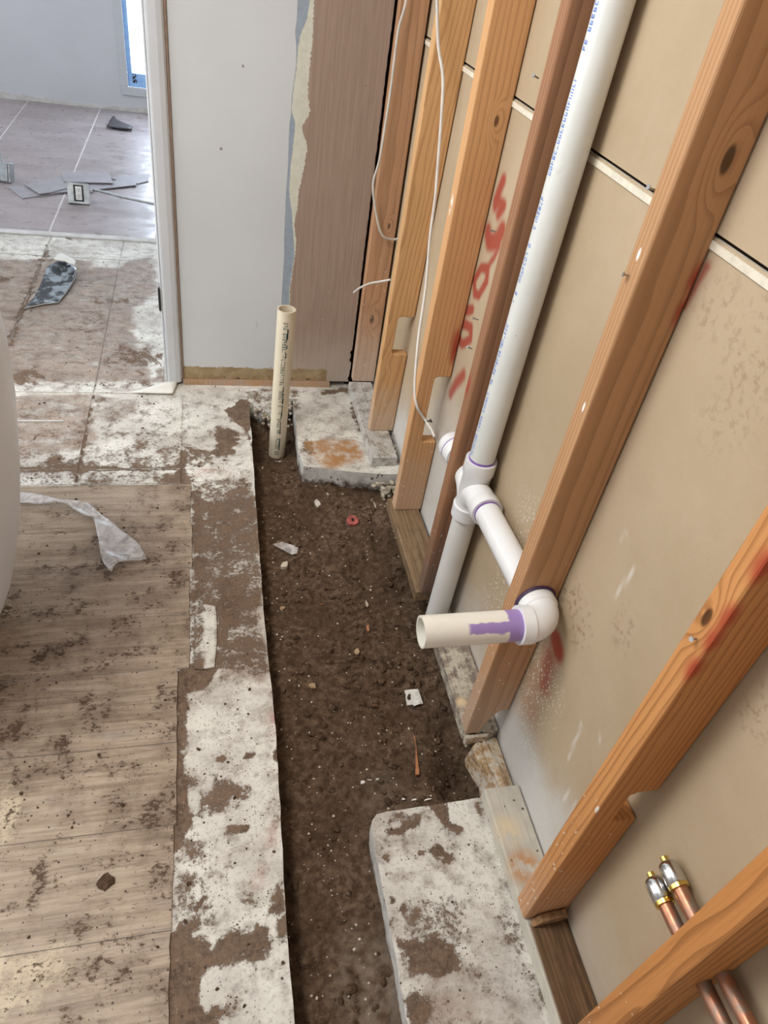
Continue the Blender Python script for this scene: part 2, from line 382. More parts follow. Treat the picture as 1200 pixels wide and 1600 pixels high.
M['pvc'] = mat_pvc('white_pvc', lin(232, 231, 226), dirt=.5)
M['pvc_clean'] = mat_pvc('bright_white_pvc', lin(240, 240, 240), dirt=.15)
M['pvc_old'] = mat_pvc('ivory_pvc', lin(226, 227, 222), dirt=.5)
M['pvc_stub'] = mat_pvc('primer_stained_pvc', lin(236, 232, 220), primer_mark, dirt=.2)
M['pvc_beige'] = mat_pvc('beige_pvc', lin(222, 210, 186), dirt=.5)
M['primer'] = plain('purple_primer', lin(128, 92, 168), .4, .4, var=.2, sc=120)
M['blue_ink'] = plain('blue_print_ink', lin(92, 134, 214), .5, .3)
M['green_ink'] = plain('green_print_ink', lin(44, 76, 70), .5, .3, var=.4, sc=150)
M['cable_white'] = plain('white_cable_sheath', lin(214, 208, 200), .45, .4, var=.06)
M['cable_grey'] = plain('grey_white_cable_sheath', lin(196, 188, 178), .45, .4, var=.1)
gc = G('tarnished_copper', .38, .5); gc.b.inputs['Metallic'].default_value = .75; qn = gc.noise(gc.obj(), 28, 5, .65)
M['copper'] = gc.out(gc.mix(gc.ss(qn, .42, .62), lin(176, 122, 94), lin(150, 138, 126)), gc.ss(qn, .3, .7, .3, .6))
M['chrome'] = plain('nickel_plated_metal', lin(205, 205, 205), .18, .5, 1.0, var=.06)
M['brass'] = plain('brass', lin(226, 196, 110), .25, .5, 1.0, var=.08)
M['steel'] = plain('galvanised_steel', lin(172, 176, 176), .38, .5, .8, var=.2, sc=40)
M['nail'] = plain('nail_steel', lin(176, 174, 172), .35, .5, .8)
M['black'] = plain('black_plastic', lin(40, 40, 42), .5, .4, var=.3)
M['outlet'] = plain('white_receptacle_plastic', lin(228, 226, 220), .35, .4, var=.03)
M['film_white'] = plain('white_bag_plastic', lin(226, 231, 242), .4, .4, var=.02, sc=4)
M['paper'] = plain('dirty_white_chip', lin(222, 218, 210), .7, .2, var=.18, sc=90)
M['crumb'] = plain('plaster_crumb', lin(200, 188, 168), .85, .1, var=.25, sc=200)
M['clod'] = M['soil']
M['redcap'] = plain('dusty_red_plastic', lin(176, 96, 88), .7, .2, var=.35, sc=90)
M['sliver'] = plain('fresh_wood_sliver', lin(178, 122, 84), .6, .2, var=.2, sc=120)
M['tan'] = plain('tan_wood_chip', lin(164, 138, 108), .7, .2, var=.3, sc=100)
M['grey_vinyl'] = plain('grey_vinyl', lin(160, 156, 160), .5, .35, var=.1, sc=14)
M['vinyl_edge'] = plain('pale_vinyl_edge', lin(196, 192, 188), .6, .3)
M['vinyl_white'] = plain('white_vinyl_face', lin(226, 222, 212), .55, .3, var=.05)
M['blue_film'] = plain('blue_film_window_frame', lin(158, 200, 255), .4, .4, var=.1)
M['rubble'] = plain('crushed_mortar', lin(176, 164, 148), .95, .1, var=.3, sc=70, bump=.5)

gsh = G('black_vinyl_painted_sheen', .22, .6); q_ = gsh.obj(); nn_ = gsh.noise(q_, 22, 5, .6)
M['black_shiny'] = gsh.out(gsh.mix(gsh.ss(nn_, .45, .62), lin(50, 54, 58), lin(150, 160, 168)))  # pale blotches in the colour stand in for reflections

gg = G('window_glass', .05, .5); tr = gg.n('ShaderNodeBsdfTransparent'); mx = gg.n('ShaderNodeMixShader'); mx.inputs[0].default_value = .06
gl = gg.n('ShaderNodeBsdfGlossy'); gl.inputs['Roughness'].default_value = .05
gg.t.links.new(tr.outputs[0], mx.inputs[1]); gg.t.links.new(gl.outputs[0], mx.inputs[2]); gg.t.links.new(mx.outputs[0], gg.t.nodes['Material Output'].inputs[0])
M['glass'] = gg.m
gf = G('clear_plastic_film', .3, .5)
tr = gf.n('ShaderNodeBsdfTransparent'); mx = gf.n('ShaderNodeMixShader')
nz_ = gf.noise(gf.obj(), 26, 4, .6, .8)
gf.put(mx.inputs[0], gf.ss(nz_, .3, .7, .2, .7)); gf.t.links.new(tr.outputs[0], mx.inputs[1]); gf.t.links.new(gf.b.outputs[0], mx.inputs[2])
gf.t.links.new(mx.outputs[0], gf.t.nodes['Material Output'].inputs[0])
M['film'] = gf.out(lin(226, 222, 220))

# ------------------------------------------------------------------ mesh helpers
class MB:
    def __init__(self): self.v = []; self.f = []; self.mi = []; self.sm = []
    def add(self, vs, fs, mi=0, smooth=False):
        b = len(self.v); self.v += [tuple(map(float, p)) for p in vs]
        self.f += [tuple(b + i for i in f) for f in fs]; self.mi += [mi] * len(fs); self.sm += [smooth] * len(fs); return self
    def box(self, x0, x1, y0, y1, z0, z1, mi=0):
        return self.add([(x0, y0, z0), (x1, y0, z0), (x1, y1, z0), (x0, y1, z0), (x0, y0, z1), (x1, y0, z1), (x1, y1, z1), (x0, y1, z1)],
                        [(3, 2, 1, 0), (4, 5, 6, 7), (0, 1, 5, 4), (1, 2, 6, 5), (2, 3, 7, 6), (3, 0, 4, 7)], mi)
    def prism(self, pts, fn, a, b, mi=0, caps=True):
        """closed 2-D outline pts swept between levels a and b; fn(u, v, w) -> xyz"""
        n = len(pts); vs = [fn(u, v, a) for u, v in pts] + [fn(u, v, b) for u, v in pts]
        fs = [(i, (i + 1) % n, n + (i + 1) % n, n + i) for i in range(n)]
        if caps: fs += [tuple(range(n))[::-1], tuple(range(n, 2 * n))]
        return self.add(vs, fs, mi)
    def tube(self, path, r, seg=24, inner=None, mi=0, caps=True, r_fn=None):
        P = [Vector(p) for p in path]; n = len(P); rings = []
        T = [(P[min(i + 1, n - 1)] - P[max(i - 1, 0)]).normalized() for i in range(n)]
        u = T[0].orthogonal().normalized()
        for i in range(n):
            u = (u - T[i] * u.dot(T[i])).normalized(); w = T[i].cross(u)
            rr = r_fn(i) if r_fn else r
            rings.append([P[i] + (u * math.cos(a) + w * math.sin(a)) * rr for a in [2 * math.pi * k / seg for k in range(seg)]])
        vs = [p for R_ in rings for p in R_]
        fs = [(i * seg + k, i * seg + (k + 1) % seg, (i + 1) * seg + (k + 1) % seg, (i + 1) * seg + k) for i in range(n - 1) for k in range(seg)]
        self.add(vs, fs, mi, True)
        if inner:
            sc = inner / r
            iv = [P[i] + (p - P[i]) * sc for i in range(n) for p in rings[i]]
            self.add(iv, [f[::-1] for f in fs], mi, True)
            for e in (0, n - 1):
                o = [rings[e][k] for k in range(seg)]; q = [P[e] + (p - P[e]) * sc for p in o]
                ff = [(k, (k + 1) % seg, seg + (k + 1) % seg, seg + k) for k in range(seg)]
                self.add(o + q, ff if e else [x[::-1] for x in ff], mi)
        elif caps:
            self.add(rings[0], [tuple(range(seg))[::-1]], mi); self.add(rings[-1], [tuple(range(seg))], mi)
        return self
    def lathe(self, prof, origin, axis, seg=28, mi=0):
        """profile of (distance along axis, radius)"""
        ax = Vector(axis).normalized(); o = Vector(origin)
        path = [o + ax * d for d, _ in prof]
        u = ax.orthogonal().normalized(); w = ax.cross(u)
        vs = [p + (u * math.cos(a) + w * math.sin(a)) * r for p, (_, r) in zip(path, prof) for a in [2 * math.pi * k / seg for k in range(seg)]]
        n = len(prof)
        fs = [(i * seg + k, i * seg + (k + 1) % seg, (i + 1) * seg + (k + 1) % seg, (i + 1) * seg + k) for i in range(n - 1) for k in range(seg)]
        self.add(vs, fs, mi, True)
        self.add(vs[:seg], [tuple(range(seg))[::-1]], mi); self.add(vs[-seg:], [tuple(range(seg))], mi)
        return self
    def build(self, name, mats, parent=None, origin=None, bevel=0.0, smooth_angle=None):
        o0 = Vector(origin) if origin is not None else Vector((0, 0, 0))
        me = bpy.data.meshes.new(name)
        me.from_pydata([tuple(Vector(p) - o0) for p in self.v], [], self.f)
        for m in (mats if isinstance(mats, (list, tuple)) else [mats]): me.materials.append(m)
        me.polygons.foreach_set('material_index', self.mi); me.polygons.foreach_set('use_smooth', self.sm)
        me.update()
        if any(self.sm): me.set_sharp_from_angle(angle=math.radians(38))
        o = bpy.data.objects.new(name, me); COL.objects.link(o)
        if bevel:
            b = o.modifiers.new('bevel', 'BEVEL'); b.width = bevel; b.segments = 2; b.limit_method = 'ANGLE'; b.angle_limit = math.radians(50)
        return place(o, parent, o0)
def place(o, parent, loc):
    if parent is not None:
        o.parent = parent; o.location = Vector(loc) - gloc(parent)
    else: o.location = loc
    return o
def gloc(o):
    l = Vector(o.location)
    while o.parent: o = o.parent; l += Vector(o.location)
    return l
def tag(o, label=None, cat=None, group=None, kind=None):
    if label: o['label'] = label
    if cat: o['category'] = cat
    if group: o['group'] = group
    if kind: o['kind'] = kind
    return o
def empty(name, loc):
    o = bpy.data.objects.new(name, None); COL.objects.link(o); o.location = loc; o.empty_display_size = .05; return o
def fattr(me, name, arr):
    a = me.attributes.new(name, 'FLOAT', 'POINT'); a.data.foreach_set('value', np.asarray(arr, np.float32))
def coords(me):
    c = np.empty(len(me.vertices) * 3); me.vertices.foreach_get('co', c); return c.reshape(-1, 3)
def cdt_top(poly, grid, zfn=None):
    """triangulated flat top: outline plus interior points"""
    g = np.array(grid); sd = poly_sd(g[:, 0], g[:, 1], poly); g = g[sd < -.004]
    n = len(poly); pts = [Vector(p) for p in poly] + [Vector((a, b)) for a, b in g]
    ed = [(i, (i + 1) % n) for i in range(n)]
    v, e, f, *_ = geometry.delaunay_2d_cdt(pts, ed, [], 1, 1e-6)
    return v, f
def densify(poly, step, jit=0.0, seed=0):
    rr = random.Random(seed); out = []
    for (x0, y0), (x1, y1) in zip(poly, poly[1:] + poly[:1]):
        L = math.hypot(x1 - x0, y1 - y0); k = max(1, int(L / step))
        for i in range(k):
            t = i / k; j = jit if 0 < i else 0
            out.append((x0 + (x1 - x0) * t + rr.uniform(-j, j), y0 + (y1 - y0) * t + rr.uniform(-j, j)))
    return out
def slab_mesh(name, poly, grid, z0, z1, top, side, parent=None):
    v, f = cdt_top(poly, grid); n = len(v)
    vs = [(p.x, p.y, z1) for p in v]
    me = bpy.data.meshes.new(name)
    # boundary order = input polygon order (first len(poly) verts)
    k = len(poly); low = [(poly[i][0], poly[i][1], z0) for i in range(k)]; hi = [(poly[i][0], poly[i][1], z1) for i in range(k)]
    area2 = sum(poly[i][0] * poly[(i + 1) % k][1] - poly[(i + 1) % k][0] * poly[i][1] for i in range(k))
    fs = [tuple(x) for x in f]; nf = len(fs)
    for i in range(k):
        j = (i + 1) % k; q = (n + i, n + j, n + k + j, n + k + i)
        fs.append(q if area2 > 0 else q[::-1])
    me.from_pydata(vs + low + hi, [], fs)
    me.materials.append(top); me.materials.append(side)
    mi = np.zeros(len(fs), np.int32); mi[nf:] = 1; me.polygons.foreach_set('material_index', mi); me.update()
    o = bpy.data.objects.new(name, me); COL.objects.link(o)
    if parent: o.parent = parent
    return o

# ------------------------------------------------------------------ setting: floor slab with the trench cut out
XF, XS = 0.572, 0.663               # room-side face of the studs, face of the sheathing
YW = 2.475                          # face of the far partition
def gridpts(x0, x1, y0, y1, s, jit=.3, seed=1):
    rg = np.random.default_rng(seed); gx, gy = np.meshgrid(np.arange(x0, x1, s), np.arange(y0, y1, s))
    return np.stack([gx.ravel() + rg.uniform(-jit, jit, gx.size) * s, gy.ravel() + rg.uniform(-jit, jit, gx.size) * s], 1)

cut = [(.120, -.74), (.121, .348), (.124, .559), (.136, .894), (.135, 1.305), (.143, 1.834), (.149, 2.10), (.151, 2.330),
       (.170, 2.335), (.195, 2.300), (.230, 2.285), (.262, 2.290), (.290, 2.315), (.312, 2.345), (.321, 2.365), (.316, 2.20), (.309, 2.048), (.316, 1.940), (.40, 1.925), (.48, 1.905), (.56, 1.895), (.70, 1.89)]
cut_d = []
for a, b in zip(cut[:-1], cut[1:]):
    L = math.hypot(b[0] - a[0], b[1] - a[1]); k = max(1, int(L / .03))
    for i in range(k): cut_d.append((a[0] + (b[0] - a[0]) * i / k + random.uniform(-.0012, .0012), a[1] + (b[1] - a[1]) * i / k + random.uniform(-.0015, .0015)))
cut_d.append(cut[-1])
poly = cut_d + [(.70, 3.90), (-2.4, 3.90), (-2.4, -.75), (.118, -.75)]
floor = slab_mesh('floor', poly, np.concatenate([gridpts(-1.15, .6, .1, 3.89, .014)]), -.14, 0.0, M['slab'], M['slabside'])
tag(floor, 'stained concrete floor slab cut open along the trench', None, None, 'structure')
def paint_slab(me):
    c = coords(me); X, Y = c[:, 0], c[:, 1]; wob = (fbm(X, Y, 14, 3, 5) - .5) * .05; wob2 = (fbm(X, Y, 38, 3, 15) - .5) * 2.4
    dirt = np.full(X.shape, .27); smear = np.full(X.shape, .25); stain = np.zeros(X.shape); red = np.zeros(X.shape)
    def area_(arr, px, val, soft=.02):
        sd = poly_sd(X, Y, FLs(px)) + wob; m = sstep(-sd, -soft, soft); return arr * (1 - m) + val * m
    def spot(arr, px, py, rx, ry, val):
        cx, cy = FL(px, py); ax = abs(FL(px + rx, py)[0] - cx); ay = abs(FL(px, py - ry)[1] - cy)
        d = np.hypot((X - cx) / ax, (Y - cy) / ay) + wob * 6 + wob2; m = sstep(-d, -1.3, -.35); return np.maximum(arr, val * m + arr * (1 - m))
    # zone beyond the doorway: wiped mud film over thinset
    smear = area_(smear, [(-400, 366), (238, 380), (262, 596), (-400, 605)], .78)
    smear = area_(smear, [(-400, 360), (236, 378), (240, 402), (170, 412), (95, 404), (-400, 412)], .05)
    smear = area_(smear, [(205, 482), (245, 462), (258, 560), (240, 588), (222, 560), (212, 520)], .05)
    smear = area_(smear, [(150, 402), (190, 400), (190, 418), (140, 420)], .1)
    dirt = np.where(Y > 2.385, .2, dirt)
    dirt = spot(dirt, 215, 560, 45, 20, .62); dirt = spot(dirt, 110, 375, 12, 4, .8); dirt = spot(dirt, 185, 472, 30, 6, .55)
    dirt = spot(dirt, 10, 435, 12, 5, .7); dirt = spot(dirt, 45, 590, 40, 16, .62); dirt = spot(dirt, 160, 600, 90, 7, .5)
    dirt = spot(dirt, 140, 505, 30, 25, .42)
    # thinset between door and vinyl
    smear = area_(smear, [(20, 616), (145, 616), (150, 700), (20, 720)], .72); smear = area_(smear, [(150, 618), (215, 630), (210, 660), (150, 655)], .62)
    smear = area_(smear, [(290, 605), (420, 602), (420, 660), (300, 668)], .0)
    dirt = area_(dirt, [(20, 640), (300, 640), (298, 705), (20, 705)], .34)
    dirt = area_(dirt, [(20, 705), (140, 712), (295, 700), (298, 760), (20, 760)], .46)
    dirt = spot(dirt, 90, 725, 35, 12, .75); dirt = spot(dirt, 352, 690, 20, 26, .9); dirt = spot(dirt, 305, 715, 26, 14, .7)
    dirt = spot(dirt, 270, 752, 25, 8, .8); dirt = spot(dirt, 240, 695, 60, 10, .5); dirt = spot(dirt, 160, 625, 20, 4, .5)
    dirt = area_(dirt, [(357, 642), (376, 626), (392, 632), (394, 700), (376, 668)], 1.2, .006)
    dirt = area_(dirt, [(385, 612), (430, 606), (470, 612), (470, 640), (395, 640)], .5, .01)
    red = spot(red, 315, 738, 30, 5, .7); stain = spot(stain, 340, 745, 25, 8, .25)
    # strip between vinyl and trench
    dirt = area_(dirt, [(298, 758), (400, 744), (408, 850), (416, 1000), (422, 1052), (385, 1050), (345, 1048), (296, 1052), (292, 900)], .60)
    dirt = area_(dirt, [(325, 790), (380, 760), (404, 800), (406, 850), (345, 880), (325, 840)], .72)
    dirt = area_(dirt, [(342, 900), (375, 905), (372, 960), (350, 1030), (338, 1040), (340, 950)], .78)
    smear = area_(smear, [(340, 940), (415, 900), (422, 1060), (350, 1060)], .7)
    dirt = area_(dirt, [(298, 770), (312, 768), (318, 930), (300, 945)], .78, .006)
    dirt = area_(dirt, [(274, 1046), (346, 1040), (326, 1068), (300, 1080), (290, 1115), (287, 1200), (292, 1275), (272, 1345), (266, 1345)], 1.2, .006)
    dirt = area_(dirt, [(290, 1085), (420, 1060), (438, 1180), (290, 1210)], .18)
    dirt = area_(dirt, [(255, 1640), (262, 1470), (290, 1442), (296, 1520), (312, 1560), (312, 1640)], 1.2, .008)
    dirt = area_(dirt, [(270, 1345), (300, 1300), (325, 1330), (330, 1440), (290, 1450), (264, 1440)], .47)
    dirt = area_(dirt, [(282, 1455), (330, 1488), (370, 1462), (418, 1448), (428, 1466), (424, 1488), (380, 1506), (330, 1510), (284, 1500)], .82, .008)
    dirt = spot(dirt, 342, 1246, 42, 30, .74); dirt = spot(dirt, 432, 1400, 12, 22, .95); dirt = spot(dirt, 388, 1410, 18, 16, .7)
    dirt = spot(dirt, 440, 1440, 8, 30, .8); dirt = spot(dirt, 310, 1415, 16, 26, .85); dirt = spot(dirt, 300, 1545, 12, 30, .95); dirt = spot(dirt, 330, 1590, 30, 16, .8)
    for px, py in ((340, 1187), (352, 1299)):       # saw kerfs
        a, b = FL(px, py), FL(px + 96, py - 9 if py < 1200 else py - 6)
        dirt = np.maximum(dirt, 1.2 * sstep(-seg_d(X, Y, [a, b]), -.006, -.002))
    red = spot(red, 430, 1130, 12, 30, .8); red = spot(red, 428, 1300, 20, 18, .5); red = spot(red, 408, 1370, 16, 14, .5); red = spot(red, 425, 1250, 8, 12, .6)
    # far remnant by the partition
    smear = area_(smear, [(460, 612), (560, 610), (560, 690), (470, 690)], .1)
    stain = area_(stain, [(478, 690), (560, 685), (572, 724), (505, 731), (480, 720)], .9); dirt = spot(dirt, 484, 700, 12, 14, .7); dirt = spot(dirt, 535, 612, 40, 5, .75); dirt = spot(dirt, 560, 650, 8, 40, .8)
    smear = area_(smear, [(495, 680), (560, 680), (560, 712), (495, 712)], .55)
    # near remnant
    dirt = area_(dirt, [(604, 1268), (660, 1262), (665, 1290), (652, 1302), (610, 1302)], .8, .006)
    dirt = area_(dirt, [(612, 1272), (655, 1266), (652, 1286), (610, 1292)], .34, .006)
    dirt = area_(dirt, [(672, 1258), (690, 1252), (705, 1285), (725, 1290), (730, 1300), (715, 1302), (690, 1292)], .9, .006)
    dirt = spot(dirt, 686, 1330, 15, 16, 1.0); dirt = area_(dirt, [(740, 1250), (750, 1252), (790, 1390), (780, 1370)], .75, .008)
    for px, py, r in ((601, 1341, 6), (607, 1367, 6), (614, 1405, 5), (632, 1422, 9), (741, 1362, 4), (660, 1332, 4), (628, 1472, 8)): dirt = spot(dirt, px, py, r, r * 1.2, 1.0)
    dirt = area_(dirt, [(640, 1420), (700, 1400), (730, 1440), (720, 1500), (700, 1510), (640, 1450)], .48)
    dirt = area_(dirt, [(632, 1480), (680, 1465), (708, 1480), (712, 1500), (690, 1520), (640, 1520)], .85, .01)
    dirt = area_(dirt, [(785, 1420), (800, 1430), (855, 1570), (850, 1600), (800, 1500)], .52)
    dirt = spot(dirt, 650, 1580, 16, 24, .8); smear = area_(smear, [(640, 1500), (740, 1520), (760, 1620), (650, 1620)], .55)
    for ln in ([(-.403, 1.85), (-.403, 2.38)], [(-.086, 1.855), (-.086, 2.02)], [(-.70, 1.930), (-.09, 1.930)], [(-.75, 2.39), (-.75, 3.75)]):
        dirt = np.maximum(dirt, .95 * sstep(-seg_d(X, Y, ln) + wob * .12, -.009, -.002))
    fattr(me, 'dirt', dirt); fattr(me, 'smear', smear); fattr(me, 'stain', stain); fattr(me, 'red', red)
paint_slab(floor.data)

nr = densify([(.322, -.75), (.318, .531), (.318, .66), (.323, .685), (.335, .697), (.36, .700), (.567, .705), (.70, .705), (.70, -.75)], .03, .0012, 4)
rem = slab_mesh('floor_remnant', nr, gridpts(.3, .62, .1, .72, .008, .3, 3), -.14, 0.0, M['slab'], M['slabside'])
tag(rem, 'whitish concrete slab stub left beside the trench at the bottom of the photo', None, None, 'structure')
paint_slab(rem.data)
b_ = rem.modifiers.new('b', 'BEVEL'); b_.width = .006; b_.segments = 2; b_.limit_method = 'ANGLE'; b_.angle_limit = math.radians(60)

# ------------------------------------------------------------------ vinyl planks on the left, parts of the floor
rows = [1.845, 1.645, 1.466, 1.293, 1.120, .916, .727, .527, .345, .16, -.03]
redge = [-.059, -.055, -.061, -.059, -.087, -.084, -.088, -.090, -.092, -.093]
for i, xr in enumerate(redge):
    ya, yb = rows[i + 1] + .0006, rows[i] - .0006
    xl = -1.25
    xl0 = xl
    nx = 46; ny = 8
    xs_ = np.linspace(xl0, xr, nx); ys_ = np.linspace(ya, yb, ny)
    X, Y = np.meshgrid(xs_, ys_)
    rj = np.random.default_rng(i)
    X[:, -1] += rj.uniform(-.0015, .0015, ny)
    zt = .0045 + .0012 * fbm(X, Y, 5, 2, 3) + (.0015 * sstep(X, xr - .12, xr) if i in (1, 4) else 0)
    top = np.stack([X, Y, zt], -1).reshape(-1, 3)
    mb = MB(); V = [tuple(p) for p in top]; n0 = len(V)
    fs = [(r * nx + c, r * nx + c + 1, (r + 1) * nx + c + 1, (r + 1) * nx + c) for r in range(ny - 1) for c in range(nx - 1)]
    mb.add(V, fs)
    rim = [(0, c) for c in range(nx)] + [(r, nx - 1) for r in range(1, ny)] + [(ny - 1, c) for c in range(nx - 2, -1, -1)] + [(r, 0) for r in range(ny - 2, 0, -1)]
    k = len(rim); hi = [V[r * nx + c] for r, c in rim]; lo = [(p[0], p[1], 0.0005) for p in hi]
    mb.add(hi + lo, [(a, k + a, k + (a + 1) % k, (a + 1) % k) for a in range(k)], 1)
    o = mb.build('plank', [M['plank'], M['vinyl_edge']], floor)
    cc = coords(o.data)
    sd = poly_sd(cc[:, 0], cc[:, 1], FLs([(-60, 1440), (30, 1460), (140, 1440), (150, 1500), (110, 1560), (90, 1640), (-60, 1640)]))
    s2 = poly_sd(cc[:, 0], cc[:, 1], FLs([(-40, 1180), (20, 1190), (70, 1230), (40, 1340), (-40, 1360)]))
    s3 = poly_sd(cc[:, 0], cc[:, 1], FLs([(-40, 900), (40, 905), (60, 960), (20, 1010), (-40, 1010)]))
    fattr(o.data, 'cream', np.maximum(np.maximum(.52 * sstep(-sd, -.03, .05), .48 * sstep(-s2, -.03, .05)), .42 * sstep(-s3, -.03, .05)))  # bared adhesive, plus yellowish glare at the left painted in as cream

# thinset ghosts of the lifted tiles: thin pads with open joints, parts of the floor
def pad(x0, x1, y0, y1, th=.0022, seed=0):
    pl = densify([(x0, y0), (x1, y0), (x1, y1), (x0, y1)], .05, .0012, seed)
    o = slab_mesh('thinset_pad', pl, gridpts(max(x0, -1.2), x1, y0, y1, .02, .3, seed), 0.0, th, M['slab'], M['slabside'], floor)
    paint_slab(o.data)
jx = [-1.20, -.750, -.403, -.086]; jy = [1.852, 1.930, 2.376]
for a in range(3):
    for b in range(2):
        pad(jx[a] + .006, jx[a + 1] - .006, jy[b] + .003, jy[b + 1] - .003, .0022, a * 7 + b)
pad(-.081, .10, 1.860, 1.928, .0020, 77); 
for y0, y1 in ((2.392, 2.78), (2.786, 3.20), (3.206, 3.62), (3.626, 3.87)):
    for a in range(3):
        x1 = jx[a + 1] - .004 if a < 2 else -.165
        pad(jx[a] + .004, x1, y0, y1, .0035, int(y0 * 100) + a)
# ------------------------------------------------------------------ far room: tiles, walls, window
sub = tag(MB().box(-3.2, 2.0, 3.90, 6.75, -.1, .0066).build('floor_far_room', M['grout'], None), 'tiled floor of the room beyond the doorway', None, None, 'structure')
txs = [-2.85, -2.33, -1.81, -1.290, -.768, -.246, .276, .798]
for i in range(len(txs) - 1):
    for j, (y0, y1) in enumerate(((3.925, 4.98), (4.984, 6.03), (6.034, 6.6))):
        MB().box(txs[i] + .004, txs[i + 1] - .004, y0, y1, .0, .008).build('tile', M['tile'], sub, (txs[i], y0, 0), bevel=.0015)
tag(MB().box(-2.4, -.15, 3.872, 3.921, .0, .012).build('trim_1', M['baseboard'], None, (0, 3.9, 0), bevel=.004), 'chalky pale strip where the far tiles end beyond the doorway', None, None, 'structure')

# far partition with peeled paint (fine columns near the torn edge)
zrow = [0, 30, 50, 70, 100, 150, 175, 190, 200, 230, 260, 300, 330, 350, 375, 400, 450, 475, 520, 560, 600]
ea = [465, 464, 461, 463, 463, 456, 455, 453, 452, 451, 450, 447, 446, 445, 444, 444, 441, 440, 437, 434, 431]
eb = [484, 480, 471, 466, 464, 457, 456, 461, 461, 458, 454, 452, 456, 457, 459, 460, 452, 452, 449, 447, 444]
ec = [491, 490, 489, 488, 484, 481, 485, 476, 471, 481, 475, 467, 464, 459, 463, 461, 453, 453, 450, 448, 445]
def edge_fn(e):
    P = [WY(x, y, YW) for x, y in zip(e, zrow)]; zz = np.array([p[1] for p in P])[::-1]; xx = np.array([p[0] for p in P])[::-1]
    return lambda z: np.interp(z, zz, xx)
fa, fb, fc = edge_fn(ea), edge_fn(eb), edge_fn(ec)
xs_ = np.concatenate([np.linspace(-.086, .20, 12), np.linspace(.21, .36, 60), np.linspace(.37, .556, 12)])
zs_ = np.concatenate([np.arange(.022, 1.5, .012), np.array([1.6, 2.0, 2.44])])
X, Z = np.meshgrid(xs_, zs_); nx = len(xs_); nz = len(zs_)
jr = np.random.default_rng(9); X[:, -1] += np.where(Z[:, -1] < .16, jr.uniform(-.008, .003, nz), jr.uniform(-.001, .001, nz))
mb = MB(); V = [(x, YW, z) for x, z in zip(X.ravel(), Z.ravel())]
mb.add(V, [(r * nx + c, r * nx + c + 1, (r + 1) * nx + c + 1, (r + 1) * nx + c) for r in range(nz - 1) for c in range(nx - 1)])
rim = [(0, c) for c in range(nx)] + [(r, nx - 1) for r in range(1, nz)] + [(nz - 1, c) for c in range(nx - 2, -1, -1)] + [(r, 0) for r in range(nz - 2, 0, -1)]
k = len(rim); hi = [V[r * nx + c] for r, c in rim]; lo = [(p[0], YW + .0127, p[2]) for p in hi]
mb.add(hi + lo, [(a, k + a, k + (a + 1) % k, (a + 1) % k) for a in range(k)], 1)
wf = mb.build('wall_far', [M['farwall'], M['gyp_edge']])
tag(wf, 'grey painted partition with a torn strip of bare brown board paper', None, None, 'structure')
c = coords(wf.data); fattr(wf.data, 'da', c[:, 0] - fa(c[:, 2])); fattr(wf.data, 'db', c[:, 0] - fb(c[:, 2])); fattr(wf.data, 'dc', c[:, 0] - fc(c[:, 2]))
mb = MB().box(-.135, .545, YW + .09, YW + .115, 0, 2.44); mb.box(-1.12, -.135, YW, YW + .115, 2.06, 2.44); mb.box(-2.4, -1.12, YW, YW + .115, 0, 2.44); mb.box(.545, .70, YW + .02, YW + .115, 0, 2.44, 1)  # last box is coloured dark as the shade behind the corner gap
o = mb.build('wall_far_framing', [M['far_paint'], M['gap_shade']]); tag(o, 'rear leaf of the partition beside the doorway', None, None, 'structure')
# wood plate under the partition
woodplate = mat_wood('sole_plate_weathered', lin(176, 136, 98), lin(128, 92, 62), 120, (.02, .05), white_h=.0, white=0, grey=.5)
o = MB().box(-.09, .478, YW - .012, YW + .085, 0.0, .021).build('trim_2', woodplate, None, (0, YW, 0)); tag(o, 'bare wooden plate edge under the partition', None, None, 'structure')
# door casing and jamb
dz = 2.05
o = MB().prism([(-.146, 2.459), (-.144, 2.4575), (-.138, 2.4565), (-.115, 2.458), (-.100, 2.462), (-.0945, 2.468), (-.0935, 2.475), (-.0935, 2.4749), (-.146, 2.4749)], lambda u, v, w: (u, v, w), .012, 2.10).build('trim_3', M['white_paint'], None, (-.12, 2.47, 0))
tag(o, 'white door casing at the right of the doorway', None, None, 'structure')
MB().box(-.0935, -.087, 2.4705, 2.4745, .02, 2.10).build('caulk_line', plain('brown_caulk', lin(142, 120, 104), .8), o, (-.09, 2.47, 0))
o = MB().box(-.1535, -.1465, 2.4605, 2.59, .004, dz).box(-.1465, -.135, 2.477, 2.59, .004, dz).build('door_1_jamb', M['white_paint'], None, (-.16, 2.5, 0), bevel=.003)
tag(o, 'white door jamb edge at the doorway', None, None, 'structure')
sp = MB().prism([(-.1565, .296), (-.1537, .29), (-.1537, .392), (-.1565, .386)], lambda u, v, w: (u, w, v), 2.468, 2.50).build('strike_plate', M['black'], o, (-.173, 2.48, .34))
mb = MB().box(-.160, -.1525, 2.457, 2.4665, .303, .385)
mb.build('strike_lip', M['black'], o, (-.175, 2.465, .34), bevel=.001)

